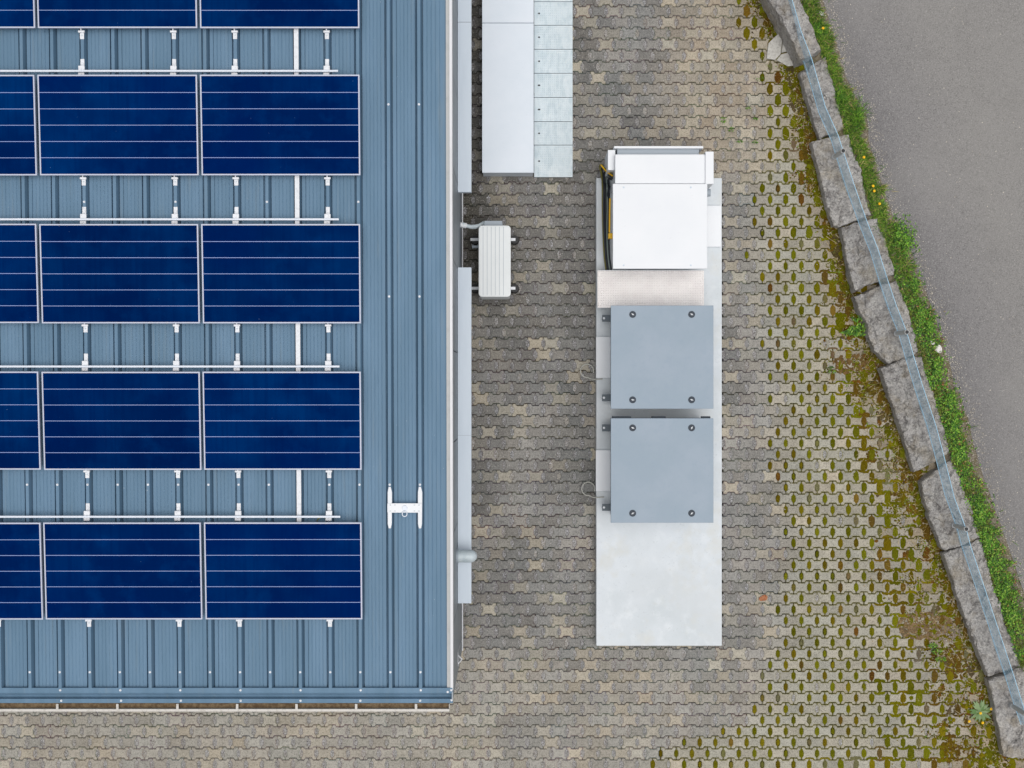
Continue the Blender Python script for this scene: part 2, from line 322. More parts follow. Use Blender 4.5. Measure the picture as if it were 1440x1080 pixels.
for row in range(-10, 80):
    cy = 545.5 + (row - 34) * 15.58
    off = 0 if (row - 34) % 2 == 0 else 11
    for k in range(-9, 79):
        hx = HX0 + 22 * k + off
        skip = covered(hx + 11, cy)
        jx, jy = random.uniform(-.12, .12), random.uniform(-.12, .12)
        rot = random.uniform(-.006, .006)
        tz = random.uniform(-.0025, .0015); tx = random.uniform(-.012, .012); ty = random.uniform(-.012, .012)
        if not skip:
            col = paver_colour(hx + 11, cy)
            OUT, OUTI = (OUT1, INS1) if hx + 11 > interp(MOSS_L, cy) - 8 else (OUT0, INS0)
            vs_ = []
            for ring, dz in ((OUT, -.05), (OUT, -.006), (OUTI, 0)):
                for (x, y) in ring:
                    u = x - 11; v = y
                    X = hx + 11 + u - v * rot + jx; Yp = cy - (v + u * rot + jy)
                    p = W(X, Yp, 0); vs_.append((p.x, p.y, dz + tz + (tx * u + ty * v) * U))
            fs = [tuple(range(2 * NO, 3 * NO))]
            for r_ in (0, 1):
                fs += [(r_ * NO + i, r_ * NO + (i + 1) % NO, (r_ + 1) * NO + (i + 1) % NO, (r_ + 1) * NO + i) for i in range(NO)]
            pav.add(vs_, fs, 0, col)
            mo_ = sstep(interp(MOSS_L, cy) - 10, interp(MOSS_L, cy) + 40, hx + 11) * random.uniform(.5, 1)
            edge_c = mixc(tuple(x * .8 for x in col), S(142, 136, 44), mo_) if mo_ > .02 else tuple(x * random.uniform(.62, .9) for x in col[:3]) + (1,)
            for i_ in range(2 * NO): pav.c[-1 - NO - i_] = edge_c
        # filling of the drain hole at hx
        if covered(hx, cy): continue
        ds = interp(STONE_L, cy) - hx
        ml = interp(MOSS_L, cy)
        pm = sstep(ml - 14, ml + 12, hx + 16 * nz(hx, cy, 40, 2))
        if cy < 235: pm *= .55 if ds > 60 else .9
        pm = min(pm, .96)
        mossy = random.random() < pm
        lens = [(0, 6.2), (1.4, 4.8), (2.6, 3.2), (2.8, 0), (2.6, -3.2), (1.4, -4.8), (0, -6.2), (-1.4, -4.8), (-2.6, -3.2), (-2.8, 0), (-2.6, 3.2), (-1.4, 4.8)]
        ring = []; tgt = mos if mossy else gra
        if mossy:
            full = random.random() < .72
            gs = 1 + max(0, 1 - ds / (interp(OVER, cy) + 70)) * random.uniform(.1, .95)
            og = overgrow(hx, cy); gs = max(gs, 1 + .85 * og * random.uniform(.7, 1.2)); gs *= random.uniform(.98, 1.15) if full else random.uniform(.75, .95)
            col = moss_col(hx, cy, ds); top = .002 + .004 * random.random() + .006 * (gs - .9); edge = -.006 if gs < 1.05 else .001
            if not full: g0 = S(120, 116, 106); col = mixc(col, g0, random.uniform(.1, .6)) if random.random() < .4 else col
        else:
            gs = 1; b = random.uniform(.8, 1.15); g_ = paver_colour(hx, cy); col = tuple(x * b * .6 + y_ * .4 for x, y_ in zip(S(128, 126, 127)[:3], g_)) + (1,); top = edge = -.008
        for (x, y) in lens:
            s_ = gs * (random.uniform(.85, 1.12) if mossy else 1.05)
            p = W(hx + x * s_ + jx, cy - y * s_ * (.92 if gs > 1.2 else 1), 0); ring.append((p.x, p.y, edge))
        inner = [(lerp(p_[0], W(hx, cy).x, .45), lerp(p_[1], W(hx, cy).y, .45), lerp(edge, top, .8) + random.uniform(-.0015, .0015)) for p_ in ring]
        p = W(hx, cy); n_ = len(ring)
        tgt.add(ring + inner + [(p.x, p.y, top)], [(i, n_ + i, n_ + (i + 1) % n_, (i + 1) % n_) for i in range(n_)][::-1] and
                [((i + 1) % n_, i, n_ + i, n_ + (i + 1) % n_) for i in range(n_)] + [(n_ + (i + 1) % n_, n_ + i, 2 * n_) for i in range(n_)], 0, col, True)
        if mossy:
            og = overgrow(hx, cy) + .30 * max(0, 1 - ds / (interp(OVER, cy) + 10))
            for sg in (1, -1):
                if random.random() < og * 1.5:
                    cc = moss_col(hx, cy, ds) if random.random() < .3 else col
                    creep(mos, [W(hx + xx * 1.0 + jx, cy - sg * yy) for xx, yy in ((-7.5, 6.6), (-5.2, 8.8), (0, 9.3), (5.2, 8.8), (7.5, 6.6))], .008 + .022 * min(1, og) * random.uniform(.5, 1.2), cc)
        # moss also creeps along the joints around mossy holes
        if mossy and random.random() < .45 + .5 * (ds < interp(OVER, cy) + 40):
            for sgn in (1, -1):
                if random.random() < .4:
                    a_ = W(hx + jx, cy - 5 * sgn); b_ = W(hx + jx, cy - 8.9 * sgn); c2 = mixc(moss_col(hx, cy, ds), (.01, .008, .004, 1), .55)
                    mos.add([(a_.x - .006, a_.y, -.004), (a_.x + .006, a_.y, -.004), (b_.x + .005, b_.y, -.004), (b_.x - .005, b_.y, -.004)],
                            [(0, 1, 2, 3) if sgn < 0 else (3, 2, 1, 0)], 0, c2)
            if random.random() < .28:
                sg = random.choice((1, -1)); pts_ = [W(hx + xx, cy - sg * yy) for xx, yy in ((-6.5, 6.35), (-4.6, 9.1), (4.6, 9.1), (6.5, 6.35), (11, 6.35))]
                c2 = mixc(moss_col(hx, cy, ds), (.01, .008, .004, 1), .6); hw = random.uniform(.003, .006)
                for a_, b_ in zip(pts_, pts_[1:]):
                    mos.add([(a_.x, a_.y - hw, -.004), (b_.x, b_.y - hw, -.004), (b_.x, b_.y + hw, -.004), (a_.x, a_.y + hw, -.004)], [(0, 1, 2, 3)], 0, c2)
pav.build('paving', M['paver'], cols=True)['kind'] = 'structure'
gra.build('gravel', M['gravel'], cols=True)['kind'] = 'stuff'

# cushions of moss spreading over the paving towards the boulders
def blob(mb, c, rx, ry, h, col, n=7):
    a0 = random.uniform(0, 6.3); v = []
    for fr, hz in ((1, -.3), (.75, .55)):
        for i in range(n):
            t = a0 + 2 * math.pi * i / n; k = fr * random.uniform(.75, 1.2)
            v.append((c.x + rx * k * math.cos(t), c.y + ry * k * math.sin(t), c.z + h * hz * random.uniform(.8, 1.2)))
    v.append((c.x, c.y, c.z + h))
    mb.add(v, [(i, (i + 1) % n, n + (i + 1) % n, n + i) for i in range(n)] + [(n + i, n + (i + 1) % n, 2 * n) for i in range(n)], 0, col, True)
for _ in range(5200):
    py = random.uniform(-20, 1110); over = interp(OVER, py); ds = abs(random.gauss(0, .5)) * over - 6; px = interp(STONE_L, py) - ds
    q = nz(px, py, 24, 11) + .5 * nz(px, py, 9, 4)
    if ds > 16 and q < lerp(.10, .75, max(0, ds) / (over * 1.2)) - .12 * sstep(780, 900, py): continue
    r = random.uniform(.014, .034); rq = nz(px, py, 34, 17)
    c = random.choice(RU) if rq > .1 + .22 * sstep(760, 860, py) else (random.choice(OL) if rq > -.22 else S(104, 90, 66))
    if ds < 16: c = mixc(c, S(74, 68, 22), .5)
    b = random.uniform(.6, .95); blob(mos, W(px, py, 0), r, r * random.uniform(.7, 1.2), r * random.uniform(.12, .3), (c[0] * b, c[1] * b, c[2] * b, 1), 9)
cnt = 0
while cnt < 13000:
    py = random.uniform(-20, 1100); over = interp(OVER, py)
    ds = abs(random.gauss(0, .55)) * over * 1.15 - 8
    px = interp(STONE_L, py) - ds
    if px > 1470: px = random.uniform(1405, 1460)
    q = nz(px, py, 26, 11) + .5 * nz(px, py, 9, 4)
    if py > 1068 and random.random() < .4: px = random.uniform(1330, 1460)
    thr = lerp(-.35, .5, max(0, ds) / (over * 1.25)) - .1 * sstep(780, 900, py)
    if q < thr: continue
    c = W(px, py, 0)
    r = random.uniform(.004, .0125) * (1.25 if q > thr + .3 else 1)
    t_ = random.random()
    colr = moss_col(px, py, ds)
    if t_ < .16: colr = S(168, 152, 126)
    elif t_ < .26: colr = S(150, 142, 130)
    elif t_ < .33: colr = S(70, 56, 38)
    elif t_ < .36: colr = S(106, 138, 40)
    blob(mos, c, r, r * random.uniform(.7, 1.2), r * random.uniform(.3, .6), colr); cnt += 1
# bare brown earth beside the fifth boulder and further mats lower down
for (cx, cy, ax, ay, cc) in ((1205, 512, 36, 15, S(116, 92, 58)), (1300, 880, 40, 20, S(134, 112, 84)), (1332, 890, 22, 14, S(142, 130, 116)), (1083, 28, 8, 22, S(94, 66, 18)), (1150, 170, 9, 26, S(90, 82, 20)), (1335, 1055, 12, 18, S(110, 90, 18)), (1345, 930, 18, 26, S(100, 78, 32)), (1225, 640, 8, 14, S(100, 78, 28)), (1270, 700, 10, 12, S(108, 96, 26)), (1222, 545, 18, 9, S(100, 84, 30))):
    for _ in range(int(ax * ay * .5)):
        a = random.uniform(0, 6.3); q = math.sqrt(random.random())
        px, py = cx + ax * q * math.cos(a), cy + ay * q * math.sin(a)
        if px > interp(STONE_L, py) + 4: continue
        b = random.uniform(.65, 1.15); r = random.uniform(.005, .014) if random.random() < .6 else random.uniform(.016, .032)
        blob(mos, W(px, py, 0), r, r * random.uniform(.7, 1.2), min(r * .35, .006), (cc[0] * b, cc[1] * b, cc[2] * b, 1))
mos.build('moss', M['moss'], cols=True)['kind'] = 'stuff'

# pebbles and pale grit strewn over the paving
peb = MB()
for _ in range(900):
    py = random.uniform(0, 1080); px = interp(STONE_L, py) - abs(random.gauss(0, 70)) - 3 if random.random() < .75 else random.uniform(640, 1150)
    if covered(px, py) or (836 < px < 1017 and 249 < py < 910) or (676 < px < 807 and py < 250): continue
    r = random.uniform(.003, .009); b = random.uniform(.5, 1)
    blob(peb, W(px, py, .002), r, r * random.uniform(.6, 1), r * .8, tuple(x * b for x in S(215, 208, 198)[:3]) + (1,), 5)
peb.build('grit', mat('grit_stone', None, .9, attr=True), cols=True)['kind'] = 'stuff'

# ------------------------------------------------------------------ road and verge on the far side of the boulders
RZ = .10
ys = list(range(-130, 1230, 12))
edge = [W(interp(ROAD_L, y) + 3.5 * nz(y, 0, 14, 1) + 4 * nz(y, 0, 50, 2), y, RZ) for y in ys]
v = []; f = []
for p in edge: v += [(p.x, p.y, RZ), (p.x + .5, p.y, RZ), (30, p.y, RZ)]
v = [(p.x, 40 if i == 0 else (-40 if i == len(edge) - 1 else p.y), RZ) if False else q for i, p in enumerate(edge) for q in ((p.x, p.y, RZ), (p.x + .45, p.y, RZ + .004), (p.x + 1.3, p.y, RZ + .004), (30, p.y, RZ + .004))]
for i in range(len(edge) - 1): f += [(i * 4 + j, i * 4 + 4 + j, i * 4 + 5 + j, i * 4 + 1 + j)[::-1] for j in range(3)]
rd = MB(); rd.add(v, f)
for i in range(len(v)): rd.c[i] = (S(120, 118, 119), S(134, 132, 132), S(142, 140, 138), S(142, 140, 138))[i % 4]
rd.build('road', M['road'], cols=True)['kind'] = 'structure'
v = []; f = []
cols_ = 14
for y in ys:
    a = interp(STONE_L, y) * .4 + interp(STONE_R, y) * .6; b = interp(ROAD_L, y) + 14
    for j in range(cols_):
        p = W(lerp(a, b, j / (cols_ - 1)), y, RZ)
        v.append((p.x, p.y, RZ - .006 + .03 * math.sin(math.pi * min(1, j / (cols_ - 3))) * (.6 + nz(p.x, p.y, .15)) * (j < cols_ - 2)))
for i in range(len(ys) - 1):
    for j in range(cols_ - 1):
        q = i * cols_ + j; f.append((q + 1, q, q + cols_, q + cols_ + 1))
vg = MB().add(v, f, smooth=True)
# earth bank closing the verge towards the paving
v2 = []; f2 = []
for i in range(len(ys)):
    p = v[i * cols_]; v2 += [(p[0], p[1], p[2]), (p[0] - .02, p[1], -.06)]
for i in range(len(ys) - 1): f2.append((i * 2, i * 2 + 1, i * 2 + 3, i * 2 + 2))
vg.add(v2, f2); vg.build('verge', M['verge'])['kind'] = 'structure'
gr2 = MB()
for _ in range(4800):
    py = random.uniform(-20, 1090); px = interp(ROAD_L, py) + random.gauss(4, 8) if random.random() < .84 else interp(ROAD_L, py) + random.uniform(0, 1) ** 2 * 240
    r = random.uniform(.003, .008); b = random.uniform(.35, 1)
    blob(gr2, W(px, py, RZ + .005), r, r, r * .6, tuple(x * b for x in S(216, 208, 194)[:3]) + (1,), 5)
gr2.build('road_grit', bpy.data.materials['grit_stone'], cols=True)['kind'] = 'stuff'

def blade(mb, p, h, wd, ang, lean, col):
    d = Vector((math.cos(ang), math.sin(ang), 0)); s = Vector((-d.y, d.x, 0)) * wd * .5
    m_ = p + d * lean * .4 + Vector((0, 0, h * .65)); t = p + d * lean + Vector((0, 0, h))
    mb.add([p - s * .6, p + s * .6, m_ + s, m_ - s, t], [(0, 1, 2, 3), (3, 2, 4)], 0, col)
def leaflet(mb, p, d, ln, wd, up, col):
    d = Vector(d).normalized(); s = Vector((-d.y, d.x, 0)).normalized() * wd * .5
    a = p; m_ = p + d * ln * .5 + Vector((0, 0, up)); t = p + d * ln + Vector((0, 0, up * .7))
    mb.add([a, m_ + s, t, m_ - s, m_ + Vector((0, 0, up * .3))], [(0, 1, 4), (1, 2, 4), (2, 3, 4), (3, 0, 4)], 0, col)
GRN = [S(100, 144, 42), S(122, 162, 52), S(84, 124, 38), S(146, 166, 70), S(70, 106, 42)]
LFG = [S(92, 144, 40), S(112, 162, 48), S(70, 114, 36), S(134, 166, 64), S(54, 92, 38), S(84, 118, 40)]
gr = MB(); lf = MB()
def verge_pt():
    py = random.uniform(-20, 1100); a = interp(STONE_R, py) - 2; b = interp(ROAD_L, py) + 11 * nz(py, 3, 16, 7) + 5 * nz(py, 9, 6, 3) - 1
    t = random.random() ** 1.15
    return lerp(a, b, t), py, t
n = 0
while n < 17000:
    px, py, t = verge_pt()
    if px > 1500: continue
    leafy = sstep(330, 480, py)
    q = nz(px, py, 14, 21)
    if t > .62 and q < (t - .62) * 2.2 - .25: continue
    b = random.uniform(.5, 1.25) * (1.0 + q * .4)
    n += 1
    if random.random() < .012: px += random.uniform(4, 22)
    if random.random() < 1 - leafy * .82:
        c = random.choice(GRN)
        if random.random() < .09 + .15 * (t > .7): c = S(176, 162, 104)
        blade(gr, W(px, py, RZ), random.uniform(.03, .10), random.uniform(.005, .009), random.gauss(-.3, 1.3), random.uniform(.03, .10), tuple(x * b for x in c[:3]) + (1,))
    else:
        c = random.choice(LFG)
        if q < -.15: c = S(104, 120, 40)
        if random.random() < .05 + .3 * (t > .72): c = random.choice((S(140, 96, 60), S(150, 128, 80), S(112, 84, 46)))
        a = random.uniform(0, 6.28); p = W(px, py, RZ + random.uniform(.015, .09) * (1.15 - t * .6))
        leaflet(lf, p, (math.cos(a), math.sin(a), random.uniform(-.3, .2)), random.uniform(.018, .042), random.uniform(.010, .022), random.uniform(-.003, .010), tuple(x * b for x in c[:3]) + (1,))
# bulging leafy clumps that hang over the asphalt
for (cx, cy, rr) in ((1278, 340, 20), (1268, 330, 16), (1210, 165, 15), (1150, 45, 11), (1300, 440, 14), (1312, 462, 18), (1345, 600, 20), (1352, 640, 20), (1382, 720, 20), (1392, 760, 20), (1400, 790, 18), (1418, 830, 20), (1425, 870, 22), (1322, 520, 16), (1165, 110, 10), (1185, 140, 12), (1340, 565, 18), (1290, 400, 14)):
    for _ in range(int(rr * rr * 1.5)):
        a = random.uniform(0, 6.3); q = min(1.3, abs(random.gauss(0, .55))); px, py = cx - 4 + rr * q * math.cos(a) * (.8 + .5 * nz(cx + 8 * math.cos(a), cy + 8 * math.sin(a), 5)), cy + 1.5 * rr * q * math.sin(a)
        if px < interp(STONE_R, py): continue
        b = random.uniform(.65, 1.3)
        a = random.uniform(0, 6.28); c = random.choice(LFG)
        z = RZ + random.uniform(.02, .13) * max(.1, 1 - q * q * .7)
        if cy < 330: blade(gr, W(px, py, RZ + z * .3), random.uniform(.03, .09), .007, a, random.uniform(.03, .11), tuple(x * b for x in c[:3]) + (1,))
        else: leaflet(lf, W(px, py, z), (math.cos(a), math.sin(a), random.uniform(-.3, .2)), random.uniform(.02, .045), random.uniform(.01, .022), random.uniform(0, .01), tuple(x * b for x in c[:3]) + (1,))
gr.build('grass', M['leaf'], cols=True)['kind'] = 'stuff'
lf.build('ground_cover', M['leaf'], cols=True)['kind'] = 'stuff'
dry = MB()
for _ in range(900):
    py = random.choice((random.uniform(0, 1080), random.uniform(480, 1080))); over = interp(OVER, py)
    px = interp(STONE_L, py) - abs(random.gauss(0, .45)) * over
    if px > 1440: continue
    c = random.choice((S(176, 158, 112), S(150, 132, 86), S(196, 180, 140), S(120, 140, 50)))
    blade(dry, W(px, py, .004), random.uniform(.004, .02), random.uniform(.003, .005), random.uniform(0, 6.3), random.uniform(.03, .13), c)
dry.build('dry_grass', M['leaf'], cols=True)['kind'] = 'stuff'

# ------------------------------------------------------------------ building
bld = empty('building', (0, 0, 0), label='low building with ribbed blue metal roof and grey side wall', cat='building')
RX0 = -7.6; XN = 6.2
RIB0, RP = -0.9845, .3232
rib = lambda k: RIB0 - RP * k
prof = []
for k in range(20, -1, -1):
    c = rib(k)
    prof += [(c - .0445, 0), (c - .041, -.032), (c - .036, -.032), (c - .0165, .046), (c + .0165, .046), (c + .036, -.032), (c + .041, -.032), (c + .0445, 0)]  # grooves at the rib feet are added to trap shade as dark lines
    if k > 0:
        for j in range(1, 6):
            g = c + .045 + j * (RP - .090) / 6
            dp = -.010 if (j == 1 and k % 3 == 1) else random.uniform(-.0045, -.002)
            prof += [(g - .005, 0), (g - .0015, dp), (g + .0015, dp), (g + .005, 0)]
    else:
        for j in range(1, 5):
            g = c + .038 + j * .045
            prof += [(g - .005, 0), (g - .0015, -.0035), (g + .0015, -.0035), (g + .005, 0)]
prof.append((-.69, 0))
YS = -3.286
v = []
for (x, h) in prof: v += [(x, YS, roofz(YS) + h), (x, XN, roofz(XN) + h)]
MB().add(v, [(2 * i, 2 * i + 2, 2 * i + 3, 2 * i + 1) for i in range(len(prof) - 1)]).build('roof_sheet', M['roof'], bld)
# verge trim : grey step + white cap
def along(x0, x1, h0, h1, ya, yb):
    vv = [(x, y, roofz(y) + h) for y in (ya, yb) for h in (h0, h1) for x in (x0, x1)]
    return vv, [(0, 1, 3, 2), (4, 6, 7, 5), (0, 2, 6, 4), (1, 5, 7, 3), (2, 3, 7, 6), (0, 4, 5, 1)]
t = MB(); t.add(*along(-.70, -.662, -.03, .030, YS, XN), 1); t.add(*along(-.662, -.634, -.14, .046, YS - .01, XN), 0)
t.build('verge_trim', [M['trim'], M['trim_grey']], bld)
# eave flashing profile
e = MB()
def strip(pr, x0, x1, mi=0, mb=e):
    v = []
    for (y, z) in pr: v += [(x0, y, z), (x1, y, z)]
    mb.add(v, [(2 * i, 2 * i + 1, 2 * i + 3, 2 * i + 2) for i in range(len(pr) - 1)], mi)
zr = roofz(YS)
y0 = W(0, 967.3, zr + .046).y
ye = lambda py, z: W(0, py, z).y
pr = [(y0, zr + .010), (y0, zr + .048), (ye(973.4, zr + .048), zr + .048), (ye(973.5, zr + .04), zr + .040), (ye(975.3, zr + .04), zr + .038), (ye(976.6, zr - .06), zr - .065), (ye(981.8, zr - .07), zr - .075), (ye(982.6, zr - .02), zr - .02), (ye(988.6, zr - .025), zr - .025), (ye(988.7, zr - .03), zr - .14)]
strip(pr[::-1], RX0, -.640)
e.build('eave_flashing', M['roof'], bld)
# gutter
gz = zr - .07
yb, yf = ye(988.9, gz - .05), ye(997.2, gz); yo = ye(1000.6, gz)
gx1 = W(632, 0, gz).x
g = MB()
g.box(RX0, gx1, yo, yf, gz - .12, gz, 0)
g.box(RX0, gx1 - .006, yf + .0005, yb, gz - .125, gz - .055, 1)
g.box(gx1 - .006, gx1, yf + .0005, yb, gz - .12, gz - .02, 0)
gut = g.build('gutter', [M['gutter'], M['dirt']], bld)
for px in (-88, -4, 80.5, 165, 249.5, 333.5, 417, 500.8, 585):
    x = W(px, 0, gz).x
    b = MB(); b.box(x - .013, x + .013, yf - .002, yb + .004, gz - .006, gz + .002); b.build('gutter_bracket', M['gutter'], gut)
# walls
WX = -.6364; WY = -3.40
wl = MB(); wl.box(RX0, WX - .012, WY, XN, -.03, zr - .10, 1)
yy = WY
k = 0
seams = [W(0, y, 1.6).y for y in (1020, 855, 735, 617, 496, 377, 258, 138, 20)]
seams = [WY] + [s for s in sorted(seams) if s > WY + .1] + [XN]
for a, b in zip(seams, seams[1:]): wl.box(WX - .0118, WX, a + .006, b - .006, .06, zr + .04, 0)
wl.build('wall', [M['wall'], M['seam']], bld)
b = MB(); b.box(WX - .004, WX + .012, WY, W(0, 268, 0).y + 3, -.01, .05); b.build('base_trim', M['trim'], bld)
# ledges (narrow canopies) on the side wall
LZ = 1.64
for (ya, yb_) in ((848.5, 376), (270, -120)):
    xa, xb = W(643.6, 0, LZ).x, W(662.8, 0, LZ).x
    b = MB(); b.box(xa, xb, W(0, ya, LZ).y, W(0, yb_, LZ).y, LZ - .10, LZ)
    lo = b.build('canopy', M['ledge'], bld, bevel=.004)
    if ya < 300:
        s = MB(); s.box(xa + .001, xb - .001, W(0, 31.4, LZ).y, W(0, 30.9, LZ).y, LZ - .002, LZ + .0012); s.build('joint', M['seam'], lo)
    else:
        s = MB(); s.box(xa + .001, xb - .001, W(0, 612.4, LZ).y, W(0, 612, LZ).y, LZ - .002, LZ + .0012); s.build('joint', M['midgrey'], lo)
# vent pipe
pz = 1.86; r = .073
y = W(0, 782, pz).y; xe = W(671, 0, pz).x - r
vp = MB(); pts = [(WX - .01, y, pz)] + [(lerp(WX, xe, q), y, pz) for q in (.5, .9)] + [(xe + r * .55, y, pz - .03), (xe + r * .62, y, pz - .09), (xe + r * .62, y, pz - .16)]
vp.tube([(WX - .01, y, pz), (xe, y, pz)], r, 20)
sph = []; nn = 20
ringv = []
for j in range(6):
    ph = j / 5 * math.pi / 2
    ringv.append([(xe + r * math.sin(ph), y + r * math.cos(ph) * math.cos(t_ * 2 * math.pi / nn), pz + r * math.cos(ph) * math.sin(t_ * 2 * math.pi / nn)) for t_ in range(nn)])
vp.add([q for rg in ringv for q in rg], [(j * nn + i, j * nn + (i + 1) % nn, (j + 1) * nn + (i + 1) % nn, (j + 1) * nn + i) for j in range(5) for i in range(nn)], 0, None, True)
vo = vp.build('vent_pipe', M['galv'], bld)
b = MB(); b.tube([(WX, y, pz), (WX + .022, y, pz)], r * 1.16, 20); b.build('collar', M['midgrey'], vo)
# triangular bracket at the corner
z = 1.45
p1, p2, p3 = W(643.6, 917, z), W(643.6, 937, z), W(649.8, 927, z)
b = MB()
for a_, c_ in ((p1, p2), (W(643.6, 921, z), p3), (p3, W(643.6, 934, z))): b.tube([a_, c_], .008, 6)
b.tube([W(643.6, 918, z), W(648.5, 901, z - .9)], .004, 5)
b.build('wall_bracket', M['trim'], bld)
# screws
def screw(x, y, z, mesh=[None]):
    if mesh[0] is None:
        b = MB(); b.cyl((0, 0, 0), (0, 0, .004), .013, .012, 10); b.cyl((0, 0, .004), (0, 0, .011), .008, .007, 6)
        o = b.build('roof_screw', M['alu'], bld); mesh[0] = o
    else:
        o = mesh[0].copy(); C.objects.link(o)
    o.location = (x, y, z)
def rscrew(k, py):
    p = RW(591 - 42.35 * k, py, .04); screw(rib(k), p.y, roofz(p.y) + .0465)
for k in (0, 1): rscrew(k, 147); rscrew(k, 417)
for k in (2, 5, 8, 11): rscrew(k, 284)
for k in (0, 1, 2, 3, 5, 6, 7, 8, 9, 10, 11, 12, 13): rscrew(k, 681.5)
for k in range(0, 14): rscrew(k, 945)
for k in range(0, 14, 2): screw(rib(k) + (.003), W(0, 970.6, zr + .048).y, zr + .0485)
for k in range(1, 15, 2): screw(rib(k) + .315, W(0, 985.3, zr - .022).y, zr - .0215)
for (px, py, dz) in ((629.5, 973, .047), (634.5, 970.5, .047), (635, 984.5, -.021)): p = W(px, py, zr + dz); screw(p.x, p.y, p.z)

# ------------------------------------------------------------------ solar array
PW, PL, PT = 1.672, 1.045, .036
TILT = R(4.6)
PX = [-2.436, -4.139, -5.842]
ROWY = [4.256, 2.719, 1.164, -.391, -1.992]
ordn = ['top', 'second', 'third', 'fourth', 'bottom']
coln = ['rightmost', 'middle', 'cut-off leftmost']
def make_panel():
    o = empty('solar_panel')
    fw = .014
    b = MB()
    b.box(-PW / 2, PW / 2, -PL / 2, -PL / 2 + fw, -PT, 0); b.box(-PW / 2, PW / 2, PL / 2 - fw, PL / 2, -PT, 0)
    b.box(-PW / 2, -PW / 2 + fw, -PL / 2 + fw, PL / 2 - fw, -PT, 0); b.box(PW / 2 - fw, PW / 2, -PL / 2 + fw, PL / 2 - fw, -PT, 0)
    b.build('frame', M['frame'], o)
    g = MB(); g.box(-PW / 2 + fw, PW / 2 - fw, -PL / 2 + fw, PL / 2 - fw, -.012, -.004, 0)
    ih = PL - 2 * fw
    for i in range(1, 6):
        y = -ih / 2 + ih * i / 6
        g.add([(-PW / 2 + fw, y - .0029, -.003), (PW / 2 - fw, y - .0029, -.003), (PW / 2 - fw, y + .0029, -.003), (-PW / 2 + fw, y + .0029, -.003)], [(0, 1, 2, 3)], 1)
    g.build('glass', [M['cells'], M['busbar']], o)
    return o
p0 = None
for ri, y in enumerate(ROWY):
    for ci, x in enumerate(PX):
        if p0 is None: p0 = o = make_panel()
        else: o = copy_tree(p0)
        o.location = (x + random.uniform(-.003, .003), y + random.uniform(-.002, .002), roofz(y) + .16); o.rotation_euler = (TILT, 0, 0)
        rw = ordn[ri] + (' row, cut off' if ri == 0 else ' row')
        tag(o, label='blue solar panel, %s one in the %s' % (coln[ci], rw), cat='solar panel', group='solar panels on the blue roof')
# rear brackets and front clips on the ribs
BK = {3: 'rightmost panel, right end', 6: 'rightmost panel, left end', 8: 'middle panel, right end', 11: 'middle panel, left end', 14: 'cut-off leftmost panel'}
def make_rear():
    o = empty('rear_bracket')
    b = MB(); b.box(-.021, .021, .055, .135, 0, .006); b.box(-.014, .014, .075, .095, .006, .013); b.build('foot_plate', M['alu'], o, bevel=.002, seg=1)
    b = MB(); b.box(-.033, .033, -.005, .058, .018, .046); b.box(-.02, .02, .02, .056, 0, .018); b.build('clamp_block', M['alu'], o, bevel=.003, seg=1)
    b = MB(); b.box(-.038, .026, -.048, -.012, .01, .036); b.cyl((-.008, -.03, .036), (-.008, -.03, .045), .009, n=6); b.build('rear_tab', M['alu'], o, bevel=.002, seg=1)
    return o
def make_clip():
    o = empty('front_clip')
    b = MB(); b.box(-.022, .022, -.10, -.012, 0, .008); b.build('foot_plate', M['alu'], o, bevel=.002, seg=1)
    b = MB(); b.box(-.034, .034, -.036, -.014, .006, .035); b.box(-.006, .006, -.016, .012, .01, .05); b.build('clamp_head', M['alu'], o, bevel=.002, seg=1)
    b = MB(); b.cyl((0, -.06, .008), (0, -.06, .016), .008, n=6); b.build('bolt', M['galv'], o)
    return o
r0 = make_rear(); c0 = make_clip(); fr = fc = True
for ri in range(5):
    for k in (3, 6, 8, 11, 14):
        ys_ = ROWY[ri] - PL / 2 * math.cos(TILT)
        if not (k == 14 and ri < 3):
            if fc: o = c0; fc = False
            else: o = copy_tree(c0)
            o.location = (rib(k), ys_ + .006, roofz(ys_) + .0465); o.rotation_euler.x = math.atan(.040)
            tag(o, 'white clip below the %s row, under its %s' % (ordn[ri], BK[k]), 'clip', 'front clips holding the lower panel edges')
        if ri > 0 and not (k == 14 and ri < 4):
            yn = ROWY[ri] + PL / 2 * math.cos(TILT)
            if fr: o = r0; fr = False
            else: o = copy_tree(r0)
            o.location = (rib(k), yn + .06, roofz(yn) + .0465); o.rotation_euler.x = math.atan(.040)
            tag(o, 'white rail bracket above the %s row, behind its %s' % (ordn[ri], BK[k]), 'bracket', 'rear brackets holding the upper panel edges')
for ri in range(1, 5):
    yn = ROWY[ri] + PL / 2 * math.cos(TILT); xr = -1.83
    b = MB(); b.box(RX0 + .5, xr, yn + .045, yn + .067, 0, .022)
    o = b.build('mounting_rail', M['rail'], bevel=.003, seg=1); o.location = (0, 0, roofz(yn) + .096)
    tag(o, 'thin silver rail running along the upper edge of the %s panel row' % ordn[ri], 'rail', 'mounting rails between the panel rows')
# cable duct strip over rib 4
b = MB(); xx = rib(4); b.add(*along(xx - .024, xx + .024, .047, .066, -1.9, 5.2))
tag(b.build('cable_duct', M['alu']), 'long narrow white cable duct running up the roof beneath the right-hand panels', 'cable duct')
b = MB(); p = RW(450, 729, .05); b.tube([RW(445, 735, .06), RW(447, 730, .09), RW(451, 727.5, .10), RW(457, 728, .07), RW(463, 731, .05)], .006, 6)
tag(b.build('earth_cable', M['cableg']), 'short olive green cable curving under the rail of the bottom panel row', 'cable')
